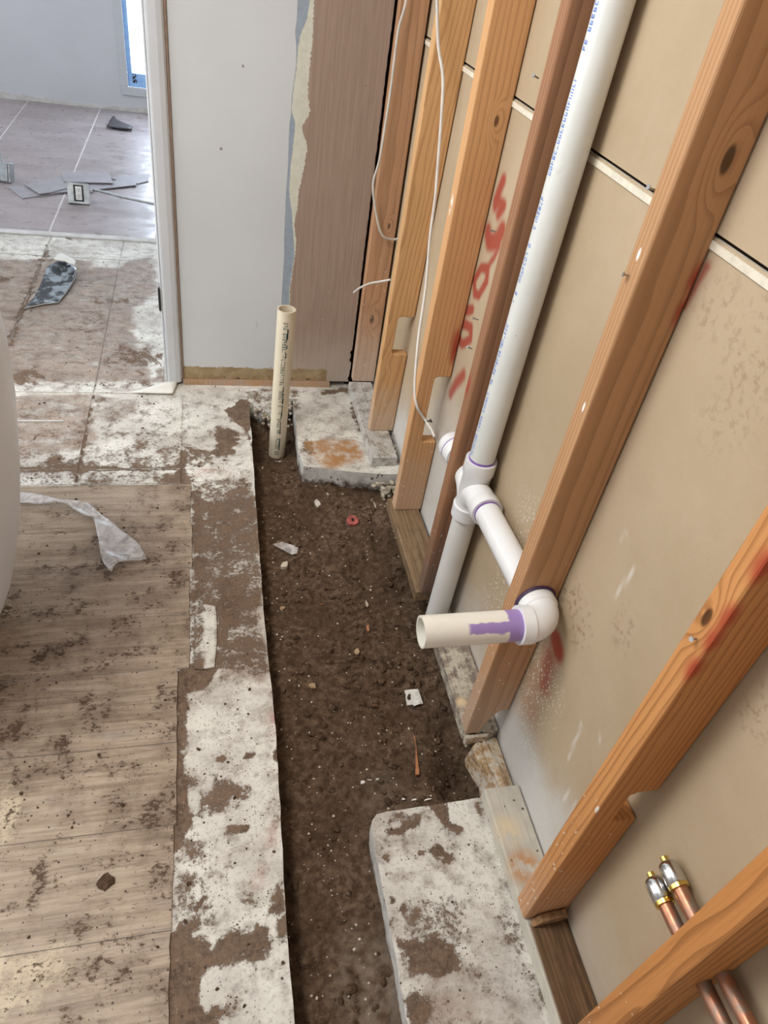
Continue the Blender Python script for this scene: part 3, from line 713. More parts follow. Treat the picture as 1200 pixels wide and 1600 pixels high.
# far room walls and window
yb = 6.60
wx0, wz0 = -.60, .12                # outer lower left corner of the window trim
mb = MB().box(-3.2, wx0 + .03, yb, yb + .12, 0, 2.6); mb.box(wx0 + .03, .50, yb, yb + .12, 0, wz0 + .03); mb.box(.50, 2.0, yb, yb + .12, 0, 2.6); mb.box(wx0 + .03, .50, yb, yb + .12, 2.1, 2.6)
o = mb.build('wall_back', M['far_paint']); tag(o, 'pale grey wall of the room beyond the doorway', None, None, 'structure')
o = MB().box(-3.3, -3.2, 2.59, 6.72, 0, .9).box(-3.3, -3.2, 2.59, 3.2, .9, 2.6).box(-3.3, -3.2, 6.3, 6.72, .9, 2.6).box(-3.3, -3.2, 3.2, 6.3, 2.1, 2.6).build('wall_left', M['far_paint']); tag(o, 'unseen left wall beyond the doorway, opening added to let light in', None, None, 'structure')  # opening shaped so light from the left reaches the back wall
o = MB().box(2.0, 2.1, 2.59, 6.72, 0, 2.6).build('wall_side', M['far_paint']); tag(o, 'right wall of the room beyond the doorway', None, None, 'structure')
pts = [(-3.2, 0), (2.0, 0)] + [(x, .045 + .018 * math.sin(x * 3 + 1) + .006 * math.sin(x * 37)) for x in np.linspace(2.0, -3.2, 90)]
o = MB().prism(pts, lambda u, v, w: (u, w, v), yb - .012, yb).build('baseboard_back', M['baseboard']); tag(o, 'rough chalky strip where the baseboard was on the back wall', None, None, 'structure')
w1 = empty('window_1', (-.05, yb, wz0)); tag(w1, 'tall low window with a blue filmed frame beyond the doorway', None, None, 'structure')
mb = MB().box(wx0, wx0 + .055, yb - .018, yb, wz0 + .06, 2.10); mb.box(.47, .525, yb - .018, yb, wz0 + .06, 2.10); mb.box(wx0, .525, yb - .018, yb, wz0, wz0 + .06); mb.box(wx0, .525, yb - .018, yb, 2.10, 2.16)
mb.build('window_trim', M['white_paint'], w1, (0, yb, wz0), bevel=.004)
fx0 = wx0 + .055; fz0 = wz0 + .06
mb = MB().box(fx0, fx0 + .035, yb - .004, yb + .06, fz0 + .095, 2.06); mb.box(.435, .47, yb - .004, yb + .06, fz0 + .095, 2.06); mb.box(fx0, .47, yb - .004, yb + .06, fz0, fz0 + .095); mb.box(fx0, .47, yb - .004, yb + .06, 2.06, 2.1)
fr = mb.build('window_frame', M['blue_film'], w1, (0, yb, wz0), bevel=.004)
mb = MB()
for i in range(5):
    for j in range(9):
        if random.random() < .62: mb.box(fx0 + .038 + i * .006, fx0 + .044 + i * .006, yb - .0052, yb - .0042, fz0 + .03 + j * .007, fz0 + .037 + j * .007)
mb.build('window_sticker', M['black'], fr, (fx0, yb, fz0))
MB().box(fx0 + .035, .435, yb + .03, yb + .034, fz0 + .095, 2.06).build('pane', M['glass'], w1, (0, yb, wz0))

# unseen sides of the near room, added to block light: ceiling and walls
o = MB().box(-2.4, .70, -.75, 2.59, 2.44, 2.50).build('ceiling', M['ceiling']); tag(o, 'unseen flat pale ceiling added over the stud room', None, None, 'structure')
o = MB().box(-2.4, .70, -.80, -.75, -.1, 2.44).build('added_wall_near', M['far_paint']); tag(o, 'unseen wall added behind the camera to block light', None, None, 'structure')  # unseen, added to darken the faces turned toward the camera
o = MB().box(-2.46, -2.4, -.80, .75, -.1, 2.44).build('added_wall_left', M['far_paint']); tag(o, 'unseen piece of left wall added to darken the near end', None, None, 'structure')  # unseen, closes part of the open side to darken the near end
o = MB().box(-3.3, 2.1, 2.59, 6.72, 2.60, 2.66).build('added_ceiling_far', M['ceiling']); tag(o, 'unseen ceiling added to dim the room beyond the doorway', None, None, 'structure')  # unseen, added to cut the sky light in the far room
o = MB().box(-3.3, -2.4, 2.47, 2.59, 0, 2.6).box(.70, 2.1, 2.47, 2.59, 0, 2.6).box(-2.4, .70, 2.5, 2.59, 2.44, 2.6).build('wall_far_wings', M['far_paint']); tag(o, 'partition continuing out of the photo on both sides', None, None, 'structure')
# ------------------------------------------------------------------ right wall: back side of gypsum boards
wr = empty('wall_right', (XS, 1.2, 0)); tag(wr, 'open stud wall backed by brown board paper', None, None, 'structure')
def panel(z0, z1):
    hs = .007 if z0 < 1 else .02; ys = np.arange(-.75, 2.50, hs); zs = np.arange(z0, min(z1, 1.75), hs); zs = np.append(zs[zs < z1 - .005], z1)
    Yg, Zg = np.meshgrid(ys, zs); ny, nz = len(ys), len(zs)
    mb = MB(); V = [(XS, y, z) for y, z in zip(Yg.ravel(), Zg.ravel())]
    mb.add(V, [(r * ny + c, (r + 1) * ny + c, (r + 1) * ny + c + 1, r * ny + c + 1) for r in range(nz - 1) for c in range(ny - 1)])
    rim = [(0, c) for c in range(ny)] + [(r, ny - 1) for r in range(1, nz)] + [(nz - 1, c) for c in range(ny - 2, -1, -1)] + [(r, 0) for r in range(nz - 2, 0, -1)]
    k = len(rim); hi = [V[r * ny + c] for r, c in rim]; lo = [(XS + .0127, p[1], p[2]) for p in hi]
    mb.add(hi + lo, [(a, (a + 1) % k, k + (a + 1) % k, k + a) for a in range(k)], 1)
    o = mb.build('gypsum_panel', [M['sheath'], M['gyp_edge']], wr)
    c = coords(o.data); Y, Z = c[:, 1], c[:, 2]; wob = (fbm(Y, Z, 9, 3, 11) - .5)
    def P(px, py): return WX(px, py, XS)
    mist = 1.05 * sstep(-Z + wob * .12, -.34, -.02)
    mist = np.where(Y < .46, mist * .35, mist)
    mist = np.where((Y > .885) & (Y < 1.3), mist * .55, mist)
    mist = np.maximum(mist, .75 * sstep(-np.hypot(Y - 1.62, (Z - .2) * .6), -.32, -.02) * (Y < 2.0))
    splat = .3 * sstep(-Z + wob * .2, -.5, -.1) * (Y > .47)
    splat = np.maximum(splat, .95 * sstep(-np.hypot((Y - .97) * 1.2, (Z - .36) * .62) + wob * .1, -.27, -.05))
    splat = np.maximum(splat, .8 * sstep(-np.hypot((Y - .78), (Z - .26) * .7) + wob * .1, -.17, -.03))
    splat = np.maximum(splat, .6 * sstep(-np.hypot((Y - 1.45), (Z - .3) * .6) + wob * .1, -.22, -.03))
    splat = np.where(Y > 1.71, .3 * splat, splat)
    red = np.zeros(Y.shape)
    def stroke(pts, w, v=1.0):
        nonlocal red
        d = seg_d(Y, Z, [P(*p) for p in pts]); red = np.maximum(red, v * sstep(-d - wob * .008, -w * 1.35, -w * .1))
    stroke([(786, 282), (779, 300), (774, 320)], .022); stroke([(774, 312), (787, 322), (779, 334)], .02, .9)
    stroke([(762, 362), (764, 378), (775, 378), (784, 360)], .028)
    stroke([(742, 460), (741, 438), (752, 418), (762, 420), (760, 440), (748, 462), (742, 458)], .016); stroke([(760, 420), (772, 402), (780, 384)], .012, .8)
    stroke([(738, 484), (722, 486), (722, 505), (736, 512), (735, 530), (722, 538), (716, 528)], .018)
    stroke([(724, 585), (712, 600), (704, 615)], .026, .8)
    stroke([(868, 1000), (872, 1018)], .030, 1.0); stroke([(858, 1030), (850, 1068)], .045, .6); stroke([(838, 1060), (828, 1100)], .07, .32)
    stroke([(1104, 416), (1070, 478)], .012, .7)
    grime = np.zeros(Y.shape)
    for px, py, rr, v in ((888, 940, .05, .9), (905, 985, .055, .9), (975, 985, .05, .7), (1120, 480, .06, .5), (1185, 540, .09, .6), (1160, 620, .08, .5), (1190, 1110, .05, .7), (1120, 660, .06, .4)):
        y, z = P(px, py); grime = np.maximum(grime, .6 * v * sstep(-np.hypot(Y - y, (Z - z) * .7) + wob * .03, -rr, -rr * .2))
    scr = np.zeros(Y.shape)
    for a, b, w in (((909, 1132), (888, 1185), .006), ((880, 1250), (890, 1235), .005), ((992, 888), (958, 935), .004), ((978, 832), (970, 848), .004), ((900, 1255), (887, 1290), .006), ((938, 1150), (936, 1165), .004)):
        scr = np.maximum(scr, .8 * sstep(-seg_d(Y, Z, [P(*a), P(*b)]) - .004 * (fbm(Y, Z, 90, 2, 3) - .2), -w * .5 - .0045, 0))
    fattr(o.data, 'mist', mist); fattr(o.data, 'splat', splat); fattr(o.data, 'red', red); fattr(o.data, 'grime', grime); fattr(o.data, 'scratch', scr)
    return o
panel(-.012, 1.2135); panel(1.2195, 2.44)
MB().box(XS - .0035, XS, -.75, 2.47, 1.1995, 1.2105).build('panel_edge_tape', M['gyp_edge'], wr, (XS, 1, 1.2))
MB().box(XS + .006, XS + .012, -.75, 2.47, 1.2, 1.24).build('joint_shade_strip', M['gap_shade'], wr, (XS, 1, 1.2))  # dark strip painted in as the shade inside the panel joint
MB().box(XS + .0128, XS + .11, -.75, 2.60, -.30, -.013).box(XS + .0128, XS + .05, -.75, 2.6, -.013, 2.44).build('neighbour_backing', M['slabside'], wr, (XS, 1, 0))

# ------------------------------------------------------------------ soil in the trench
ys = np.arange(-.75, 2.46, .006); xs_ = np.arange(.09, .69, .006); X, Y = np.meshgrid(xs_, ys)
base = -.072 + .018 * (fbm(X, Y, 3.5, 3, 21) - .5) * 2
base = base - .045 * sstep(-np.hypot(X - .23, Y - 2.17), -.17, -.03)
base = base + .022 * sstep(-np.abs(Y - .35), -.5, -.1) * sstep(X, .12, .3) * (Y < .75)
base = base + .03 * sstep(X, .50, .62) * sstep(-np.abs(Y - 1.75), -.16, -.05)
base = base - .05 * sstep(-np.hypot(X - .575, Y - .78), -.09, -.02) - .03 * sstep(-np.hypot(X - .62, Y - 1.24), -.09, -.02)
base = base - .012 * sstep(-X, -.17, -.13)
det = .024 * (fbm(X, Y, 16, 4, 31) - .5) + .014 * np.maximum(0, fbm(X, Y, 34, 3, 41) - .55) * 3 + .004 * (fbm(X, Y, 80, 2, 51) - .5)
Zs = base + det
def soil_z(x, y):
    i = int(round((y + .75) / .006)); j = int(round((x - .09) / .006))
    return float(Zs[max(0, min(i, len(ys) - 1)), max(0, min(j, len(xs_) - 1))])
nx = len(xs_); mb = MB()
me = bpy.data.meshes.new('soil')
me.from_pydata(np.stack([X, Y, Zs], -1).reshape(-1, 3).tolist(), [], [(r * nx + c, r * nx + c + 1, (r + 1) * nx + c + 1, (r + 1) * nx + c) for r in range(len(ys) - 1) for c in range(nx - 1)])
me.materials.append(M['soil']); me.polygons.foreach_set('use_smooth', [True] * len(me.polygons)); me.update()
fattr(me, 'pale', (.9 * sstep(-np.hypot(X - .27, (Y - .40) * .7), -.10, -.02) + .45 * sstep(-np.hypot(X - .38, (Y - .78)), -.10, -.02)).ravel())
soil = bpy.data.objects.new('trench_soil', me); COL.objects.link(soil)
tag(soil, 'dark brown soil lying in the cut floor trench', 'soil', None, 'stuff')

# ------------------------------------------------------------------ studs and sole plates
def stud(name, y0, y1, mat, label, z0=.038, z1=2.36, x0=XF, x1=XS - .002, notches=(), lean=0.0, nails=(), foot=None):
    """upright two-by-four; notches are (depth from the back, z low, z high) cut into the wall side"""
    st = [(x0, z0)]
    if foot: st += foot
    else: st.append((x1, z0))
    for d, a, b in notches: st += [(x1, a), (x1 - d + .004, a), (x1 - d, a + .008), (x1 - d, b - .006), (x1 - d + .01, b), (x1, b)]
    st += [(x1, z1), (x0, z1)]
    # split the long edges so that the outline can lean and bow a little
    pts = []
    for (xa, za), (xb, zb) in zip(st, st[1:] + st[:1]):
        k = max(1, int(abs(zb - za) / .12)); pts += [(xa + (xb - xa) * i / k, za + (zb - za) * i / k) for i in range(k)]
    def fn(u, v, w): return (u, w + lean * v, v)
    o = MB().prism(pts, fn, y0, y1).build(name, mat, None, (x0, y0, z0), bevel=.0035)
    # front and back faces are concave outlines: triangulate for a clean bevel
    bm = bmesh.new(); bm.from_mesh(o.data); bmesh.ops.triangulate(bm, faces=[f for f in bm.faces if len(f.verts) > 4]); bm.to_mesh(o.data); bm.free()
    tag(o, label, 'stud', 'wall studs')
    for px, py in nails:
        y, z = WX(px, py, x0); p = Vector((x0, y, z)); d = Vector((-1, random.uniform(-.5, .5), random.uniform(.1, .6))).normalized()
        mb = MB().tube([p - d * -.0 + Vector((.004, 0, 0)), p + d * .009], .0014, 8); mb.tube([p + d * .0082, p + d * .0095], .0036, 10)
        mb.build('nail', M['nail'], o, p)
    return o
W = {}
W['corner'] = mat_wood('stud_wood_corner', lin(180, 138, 104), lin(138, 100, 72), 105, (.02, .16), .02, [(.045, 0, .27, .012), (.06, 0, .62, .007)], white_h=.34, white=.75, grey=.05, seed=1)
W['s1'] = mat_wood('stud_wood_pale', lin(204, 160, 112), lin(162, 116, 74), 95, (.02, .12), .03, [(.03, 0, .30, .009), (.05, 0, .70, .010), (.055, 0, .78, .008), (.03, 0, .98, .009)], white_h=.26, white=.7, seed=2, spots=[(.0, .02, 1.0, .012)])
W['s2'] = mat_wood('stud_wood_yellow', lin(206, 158, 110), lin(170, 122, 82), 120, (.04, .10), .015, [(.06, 0, 1.13, .008)], red=[(.09, 0, .60, .035), (.09, 0, .56, .03)], white_h=.30, white=.55, seed=3, spots=[(.0, .02, .94, .010)])
W['s3'] = mat_wood('stud_wood_red_brown', lin(160, 116, 85), lin(98, 66, 43), 95, (.05, .22), .006, [(.07, 0, .82, .008), (.055, 0, .60, .010)], red=[(.0, .035, .66, .025)], white_h=.22, white=.3, grime=.8, seed=4)
W['s4'] = mat_wood('stud_wood_amber', lin(188, 144, 104), lin(142, 104, 70), 120, (.012, .18), .010, [(.06, 0, 1.27, .012)], red=[(.092, 0, 1.12, .022), (.092, 0, 1.07, .022)], white_h=.34, white=.6, seed=5, spots=[(0, .02, 1.14, .004), (0, .015, .90, .004)])
W['s5'] = mat_wood('stud_wood_orange', lin(196, 138, 84), lin(130, 76, 34), 95, (.05, .03), .034, [(0, .025, .86, .010)], red=[(-.002, -.002, .97, .026), (-.002, -.002, .885, .022), (-.002, -.002, .845, .022), (-.002, -.002, .79, .022)], white_h=.26, white=.35, seed=6, spots=[(0.0, .002, .435, .004)])
W['s6'] = mat_wood('stud_wood_deep_orange', lin(186, 126, 72), lin(112, 64, 26), 62, (.07, .02), .04, white_h=.2, white=.25, seed=7)
stud('wall_stud', 2.450, 2.487, W['corner'], 'reddish corner stud beside the black gap at the torn partition', x0=.567, x1=.655)
stud('wall_stud', 2.103, 2.141, W['s1'], 'knotty pale stud next to the corner stud with a small notch', lean=-.048, notches=[(.055, .36, .497)])
stud('wall_stud', 1.655, 1.694, W['s2'], 'yellow stud with a tall notch and a cable stapled to its side', notches=[(.046, .305, .525)])
stud('wall_stud', 1.292, 1.330, W['s3'], 'dark red-brown stud with grimy foot behind the tall white pipe', nails=[(838, 122), (772, 362), (745, 500), (735, 545)], notches=[(.085, .385, .51)] and [])
stud('wall_stud', .843, .882, W['s4'], 'amber stud with the white pipe elbow coming out of its side', nails=[(983, 432), (1020, 297)], foot=[(.606, .038), (.612, .062), (.626, .10), (.640, .121), (XS - .002, .124)])
stud('wall_stud', .435, .475, W['s5'], 'orange wavy-grained stud with red spray marks on its edge', nails=[(1088, 998)], notches=[(.045, .425, .515)])
stud('wall_stud', .198, .242, W['s6'], 'deep orange stud nearest the camera crossing the copper pipes')

def plate(x0, x1, y0, y1, mat, label, z0=0.0, z1=.038, rough_end=False):
    n = 14; e = [(x0 + (x1 - x0) * i / n, y0 + (random.uniform(-.004, .012) if rough_end else 0)) for i in range(n + 1)]
    pts = e + [(x1, y1), (x0, y1)]
    k = 20; side = [(x0 + random.uniform(-.001, .001), y1 + (y0 - y1) * i / k) for i in range(1, k)]
    pts = pts + side
    o = MB().prism(pts, lambda u, v, w: (u, v, w), z0, z1).build('sole_plate', mat, None, (x0, y0, z0), bevel=.003)
    return tag(o, label, 'sole plate', 'sole plates under the studs')
def mat_plate(name, base, dark, paint=None, split=None, stains=(), pw=.85, mottle=.5):
    g = G(name, .7, .2); p = g.pos(); s = g.sep(p)
    fib = g.noise(g.vm('MULTIPLY', p, (170, 6, 120)), 1, 6, .62, .3); m = g.noise(p, 24, 6, .65); f = g.noise(p, 120, 5, .7)
    c = g.mix(g.ss(fib, .35, .68), base, dark)
    c = g.mix(g.ma('MULTIPLY', g.ss(m, .5, .7), .4), c, tuple(v * .6 for v in dark))
    if paint:
        w = g.mix(g.ss(m, .3, .7), paint, tuple(v * .86 for v in paint))
        w = g.mix(g.ma('MULTIPLY', g.ss(fib, .5, .72), .35), w, lin(150, 140, 128))
        w = g.mix(g.specks(p, 80, .1, .3), w, lin(104, 92, 82))
        k = g.ss(g.ma('ADD', m, g.ma('MULTIPLY', g.ma('SUBTRACT', f, .5), .6)), mottle - .2, mottle, 1, 0) if mottle < .9 else 1.0
        if split is not None:
            sp = g.ss(g.ma('ADD', s[1], g.ma('MULTIPLY', g.ma('SUBTRACT', m, .5), .05)), split - .01, split + .012)
            front = g.ss(s[0], .579, .585, 1, 0)
            sp = g.ma('MAXIMUM', sp, front)
            k = sp if not isinstance(k, bpy.types.NodeSocket) else g.ma('MULTIPLY', k, sp)
        c = g.mix(g.ma('MULTIPLY', k, pw) if isinstance(k, bpy.types.NodeSocket) else pw, c, w)
    for (x, y, z, r, col) in stains:
        c = g.mix(g.ma('MULTIPLY', g.blob(p, (x, y, z), r, .2), g.ss(m, .35, .55)), c, col)
    g.bump(g.ma('ADD', fib, g.ma('MULTIPLY', m, .4)), .4, .004)
    return g.out(c)
mp_far = mat_plate('plate_wood_chalky', lin(176, 166, 154), lin(138, 126, 116), lin(206, 204, 200), mottle=.62)
mp_bare = mat_plate('plate_wood_bare', lin(146, 122, 94), lin(110, 88, 64), lin(190, 180, 166), mottle=.38, pw=.5)
mp_mid = mat_plate('plate_wood_painted_grey', lin(168, 154, 136), lin(112, 98, 96), lin(206, 198, 178), mottle=.58, stains=[(.59, .93, .038, .022, lin(226, 200, 160))])
mp_near = mat_plate('plate_wood_half_painted', lin(122, 96, 70), lin(88, 66, 46), lin(214, 208, 194), split=.428, mottle=1.0, stains=[(.61, .53, .038, .05, lin(192, 138, 86)), (.60, .61, .038, .05, lin(214, 196, 166))])
plate(.552, .645, 1.938, 2.449, mp_far, 'chalky grey sole plate running into the far corner')
plate(.562, .655, 1.300, 1.716, mp_bare, 'bare brown sole plate under the yellow stud and the dark stud')
plate(.574, .660, .846, 1.170, mp_mid, 'grey-white rotten-ended sole plate under the amber stud', rough_end=True)
plate(.5765, .660, -.74, .706, mp_near, 'half white half bare sole plate at the bottom right')
# rotted leftover of the plate between the amber stud and the near plate
m_rot = mat_plate('rotten_wood', lin(196, 166, 126), lin(128, 100, 72), lin(208, 202, 190), mottle=.6, pw=.85)
pts = [(.604, .708), (.602, .730), (.607, .752), (.600, .772), (.596, .790), (.590, .812), (.594, .828), (.606, .838), (.618, .832), (.632, .8435), (.658, .8435), (.658, .708)]
mb = MB().prism(pts, lambda u, v, w: (u + w * .12, v, w), -.055, .012); mb.prism([(.622, .709), (.646, .709), (.642, .76), (.630, .80), (.622, .84), (.612, .80), (.616, .75)], lambda u, v, w: (u, v, w), .008, .022)
o = mb.build('rotten_plate_scrap', m_rot, None, (.62, .77, 0), bevel=.004); tag(o, 'rotten splintered plate remnant beside the amber stud foot', 'rotten wood')
o = MB().prism([(.574, .832), (.60, .836), (.626, .834), (.640, .8445), (.574, .8445)], lambda u, v, w: (u, v, w), .004, .034).build('end_grain_splinter', m_rot, o, (.6, .84, .02), bevel=.003)
# splinter at the foot of the orange stud
o = MB().prism([(.585, .040), (.600, .062), (.650, .072), (.655, .060), (.640, .048), (.605, .044), (.588, .0385)], lambda u, v, w: (u, w, v), .418, .433).build('wood_splinter', plain('brown_splinter', lin(140, 108, 78), .8, .1, var=.35, sc=70), None, (.62, .42, .04), bevel=.002)
tag(o, 'splintered wood flap at the foot of the orange stud', 'wood splinter')

# ------------------------------------------------------------------ white drain pipe assembly
def lettering(axis_a, axis_b, r, ang, h, pitch, gaps, seed, fill=.55):
    """rows of tiny unreadable printed strokes wrapped on a pipe"""
    rr = random.Random(seed); A, B = Vector(axis_a), Vector(axis_b); ax = (B - A); L = ax.length; ax.normalize()
    mb = MB(); t = 0.0
    def quad(t0, t1, a0, a1):
        vs = [A + ax * tt + Vector((math.cos(aa), math.sin(aa), 0)) * (r + .0004) for tt, aa in ((t0, a0), (t1, a0), (t1, a1), (t0, a1))]
        mb.add(vs, [(0, 1, 2, 3)])
    da = h / r; p = pitch
    while t < L - p:
        if any(a < t / L < b for a, b in gaps) or rr.random() < .12: t += p; continue
        if rr.random() < .8: quad(t, t + p * .18, ang - da / 2, ang + da / 2)
        for lv in (-.5, -.1, .32):
            if rr.random() < fill: quad(t, t + p * .66, ang + da * lv, ang + da * (lv + .18))
        if rr.random() < fill: quad(t + p * .5, t + p * .68, ang - da * .5 * rr.random(), ang + da / 2)
        t += p
    return mb
zt = .458
V0, V1 = Vector((.6165, 1.252, -.12)), Vector((.6235, 1.236, 1.75))
def vax(z): t = (z - V0.z) / (V1.z - V0.z); return V0 + (V1 - V0) * t
TC = vax(zt)
dr = empty('drain_pipe', (TC.x, TC.y, -.07)); tag(dr, 'white plastic drain and vent pipe with a double tee between the studs', 'pipe')
vp = MB().tube([vax(.53), vax(1.1), vax(2.35)], .0302, 32).build('vent_pipe', M['pvc_old'], dr, vax(.53)); vp['label'] = 'tall white vent pipe with a line of small blue print'
lettering(vax(.56), vax(1.48), .0302, math.radians(182), .010, .0085, [(.18, .2), (.36, .4), (.62, .66), (.83, .86)], 3).build('printed_lettering', M['blue_ink'], vp, vax(.53))['kind'] = 'stuff'
dp = MB().tube([vax(-.10), vax(.20), vax(.40)], .0302, 32).build('down_pipe', M['pvc'], dr, vax(0)); dp['label'] = 'white pipe dropping from the tee into the soil'
# tee: vertical run with hubs and two swept side inlets
tm = MB(); up = (vax(1) - vax(0)).normalized()
tm.lathe([(-.085, .0302), (-.085, .0372), (-.050, .0380), (-.046, .0345), (.046, .0345), (.052, .0380), (.088, .0376), (.088, .0302)], TC, up, 36)
BR0 = TC + Vector((0, 0, .006)); slope = .10
def branch(sgn):
    # inlet sweeps from the run up into the side
    pts = []
    for i in range(9):
        a = i / 8 * math.pi / 2; R_ = .055
        pts.append(TC + Vector((0, sgn * R_ * (1 - math.cos(a)), -R_ + .008 + R_ * math.sin(a))))
    pts += [TC + Vector((0, sgn * .072, .0085)), TC + Vector((0, sgn * .078, .009))]
    tm.tube(pts, .0345, 32, r_fn=lambda i: .033 + .002 * min(1, i / 6))
    tm.lathe([(-.010, .0345), (-.004, .0378), (.026, .0374), (.026, .030)], TC + Vector((0, sgn * .078, .009)), (0, sgn, slope * (1 if sgn < 0 else .3)), 36)
branch(-1); branch(1)
te = tm.build('double_tee', M['pvc_clean'], dr, TC); te['label'] = 'bright white double tee fitting'
def ring(c, ax, r, w=.0035, name='primer_ring', par=None):
    return MB().lathe([(-w / 2, r - .003), (-w / 2, r), (w / 2, r), (w / 2, r - .003)], c, ax, 36).build(name, M['primer'], par or dr, c)
ring(TC + up * .0905, up, .0312, .006); ring(TC - up * .0875, up, .0312, .006)
B0 = TC + Vector((0, -.100, .0115)); B1 = Vector((.614, .808, .4985))
bp = MB().tube([B0, B0.lerp(B1, .5), B1], .0302, 32).build('branch_pipe', M['pvc_clean'], dr, B0); bp['label'] = 'clean white branch pipe running through the amber stud'
bax = (B1 - B0).normalized(); ring(B0 + bax * .006, bax, .0312, .005)
# far branch through the dark stud, with its fitting on the far side
A0 = TC + Vector((0, .100, .012)); A1 = Vector((.612, 1.40, .466))
MB().tube([A0, A1], .0302, 28).build('far_branch_pipe', M['pvc_clean'], dr, A0)
fax = (A1 - A0).normalized(); cpt = A0 + fax * .014
fm = MB().lathe([(0, .0302), (0, .0385), (.030, .0390), (.034, .0370), (.052, .0375), (.066, .034), (.074, .024), (.076, .012)], cpt, fax, 32)
fm.build('far_fitting', M['pvc_clean'], dr, cpt); ring(cpt + fax * .032, fax, .0386, .004)
# elbow out of the amber stud and the open stub
EC = Vector((.614, .785, .5025)); er = .036
ep = [Vector((EC.x, EC.y + .042, EC.z)), Vector((EC.x, EC.y + er, EC.z))]
cx, cy = EC.x - er, EC.y + er
for i in range(1, 9):
    a = i / 8 * math.pi / 2; ep.append(Vector((cx + er * math.cos(a), cy - er * math.sin(a), EC.z)))
em = MB().tube(ep, .0348, 32)
em.lathe([(0, .0348), (.003, .0378), (.026, .0376), (.026, .030)], (cx + .004, EC.y, EC.z), (-1, 0, 0), 36)
em.lathe([(0, .0348), (.003, .0378), (.022, .0376), (.022, .030)], (EC.x, EC.y + er - .004, EC.z), (0, 1, 0), 36)
el = em.build('elbow', M['pvc_clean'], dr, EC); el['label'] = 'glossy white quarter-bend elbow'
MB().lathe([(-.001, .030), (-.001, .0405), (.004, .0425), (.006, .030)], (EC.x, .843 - .004, EC.z), (0, 1, 0), 32).build('primer_ring', plain('primer_and_hole_shade', lin(74, 52, 84), .5), dr, (EC.x, .843, EC.z))  # purple-black ring: primer stain plus the drilled hole's shade put into the colour
sx1 = cx - .018
st_ = MB().tube([(sx1, EC.y, EC.z), (.49, EC.y, EC.z - .0005), (.3665, EC.y, EC.z - .001)], .0302, 36, inner=.026).build('stub_pipe', M['pvc_stub'], dr, (sx1, EC.y, EC.z)); st_['label'] = 'short open pipe stub smeared with purple primer'

# ------------------------------------------------------------------ beige stub-up
bz = -.112; bb = Vector((.2465, 2.165, bz)); bt = Vector((.2555, 2.165, .468))
sb = empty('stub_up_pipe', (bb.x, bb.y, soil_z(bb.x, bb.y))); tag(sb, 'upright beige pipe stub with dark green print standing in the trench', 'pipe')
MB().tube([bb, bb.lerp(bt, .5), bt], .0302, 32, inner=.0262).build('pipe_body', M['pvc_beige'], sb, bb)
mb = lettering(bb.lerp(bt, .03), bb.lerp(bt, .96), .0302, math.radians(263), .013, .0095, [(.14, .17), (.30, .33), (.50, .54)], 8, .75)
rr = random.Random(4); A_, L_ = bb, (bt - bb).length
for i in range(26):
    t = rr.uniform(.05, .93); a0 = math.radians(263 + 12 + rr.uniform(-3, 3)); w = rr.uniform(.06, .12); ln = rr.uniform(.008, .035) / L_
    vs = [bb.lerp(bt, tt) + Vector((math.cos(aa), math.sin(aa), 0)) * .0307 for tt, aa in ((t, a0), (t + ln, a0), (t + ln, a0 + w), (t, a0 + w))]; mb.add(vs, [(0, 1, 2, 3)])
mb.build('printed_lettering', M['green_ink'], sb, bb)['kind'] = 'stuff'

# ------------------------------------------------------------------ capped copper water pipes
def copper(name, a, b, label, joint=None):
    a, b = Vector(a), Vector(b); ax = (b - a).normalized()
    t = empty(name, a); tag(t, label, 'pipe', 'capped copper pipes')
    MB().tube([a + ax * .018, a.lerp(b, .5), b], .0111, 24).build('copper_tube', M['copper'], t, a)
    cm = MB().lathe([(-.006, .006), (-.0045, .0110), (-.002, .0135), (.003, .0150), (.026, .0156), (.028, .0146)], a, ax, 28).build('push_cap', M['chrome'], t, a)
    MB().lathe([(-.013, .004), (-.0125, .0058), (-.004, .0062), (-.002, .0062)], a, ax, 20).build('brass_tip', M['brass'], cm, a)
    MB().lathe([(.0282, .0145), (.0284, .0152), (.034, .0150), (.0345, .0115)], a, ax, 28).build('brass_collar', M['brass'], cm, a)
    if joint: MB().lathe([(-.012, .0112), (-.012, .0132), (.012, .0132), (.012, .0112)], a + ax * joint, ax, 24).build('solder_joint', M['steel'], t, a + ax * joint)
copper('copper_pipe', (.628, .332, .4475), (.628, -.30, .477), 'capped copper pipe nearer the floor, the left one of the pair', .205)
copper('copper_pipe', (.642, .340, .478), (.642, -.30, .508), 'capped copper pipe nearer the wall paper, the right one of the pair')

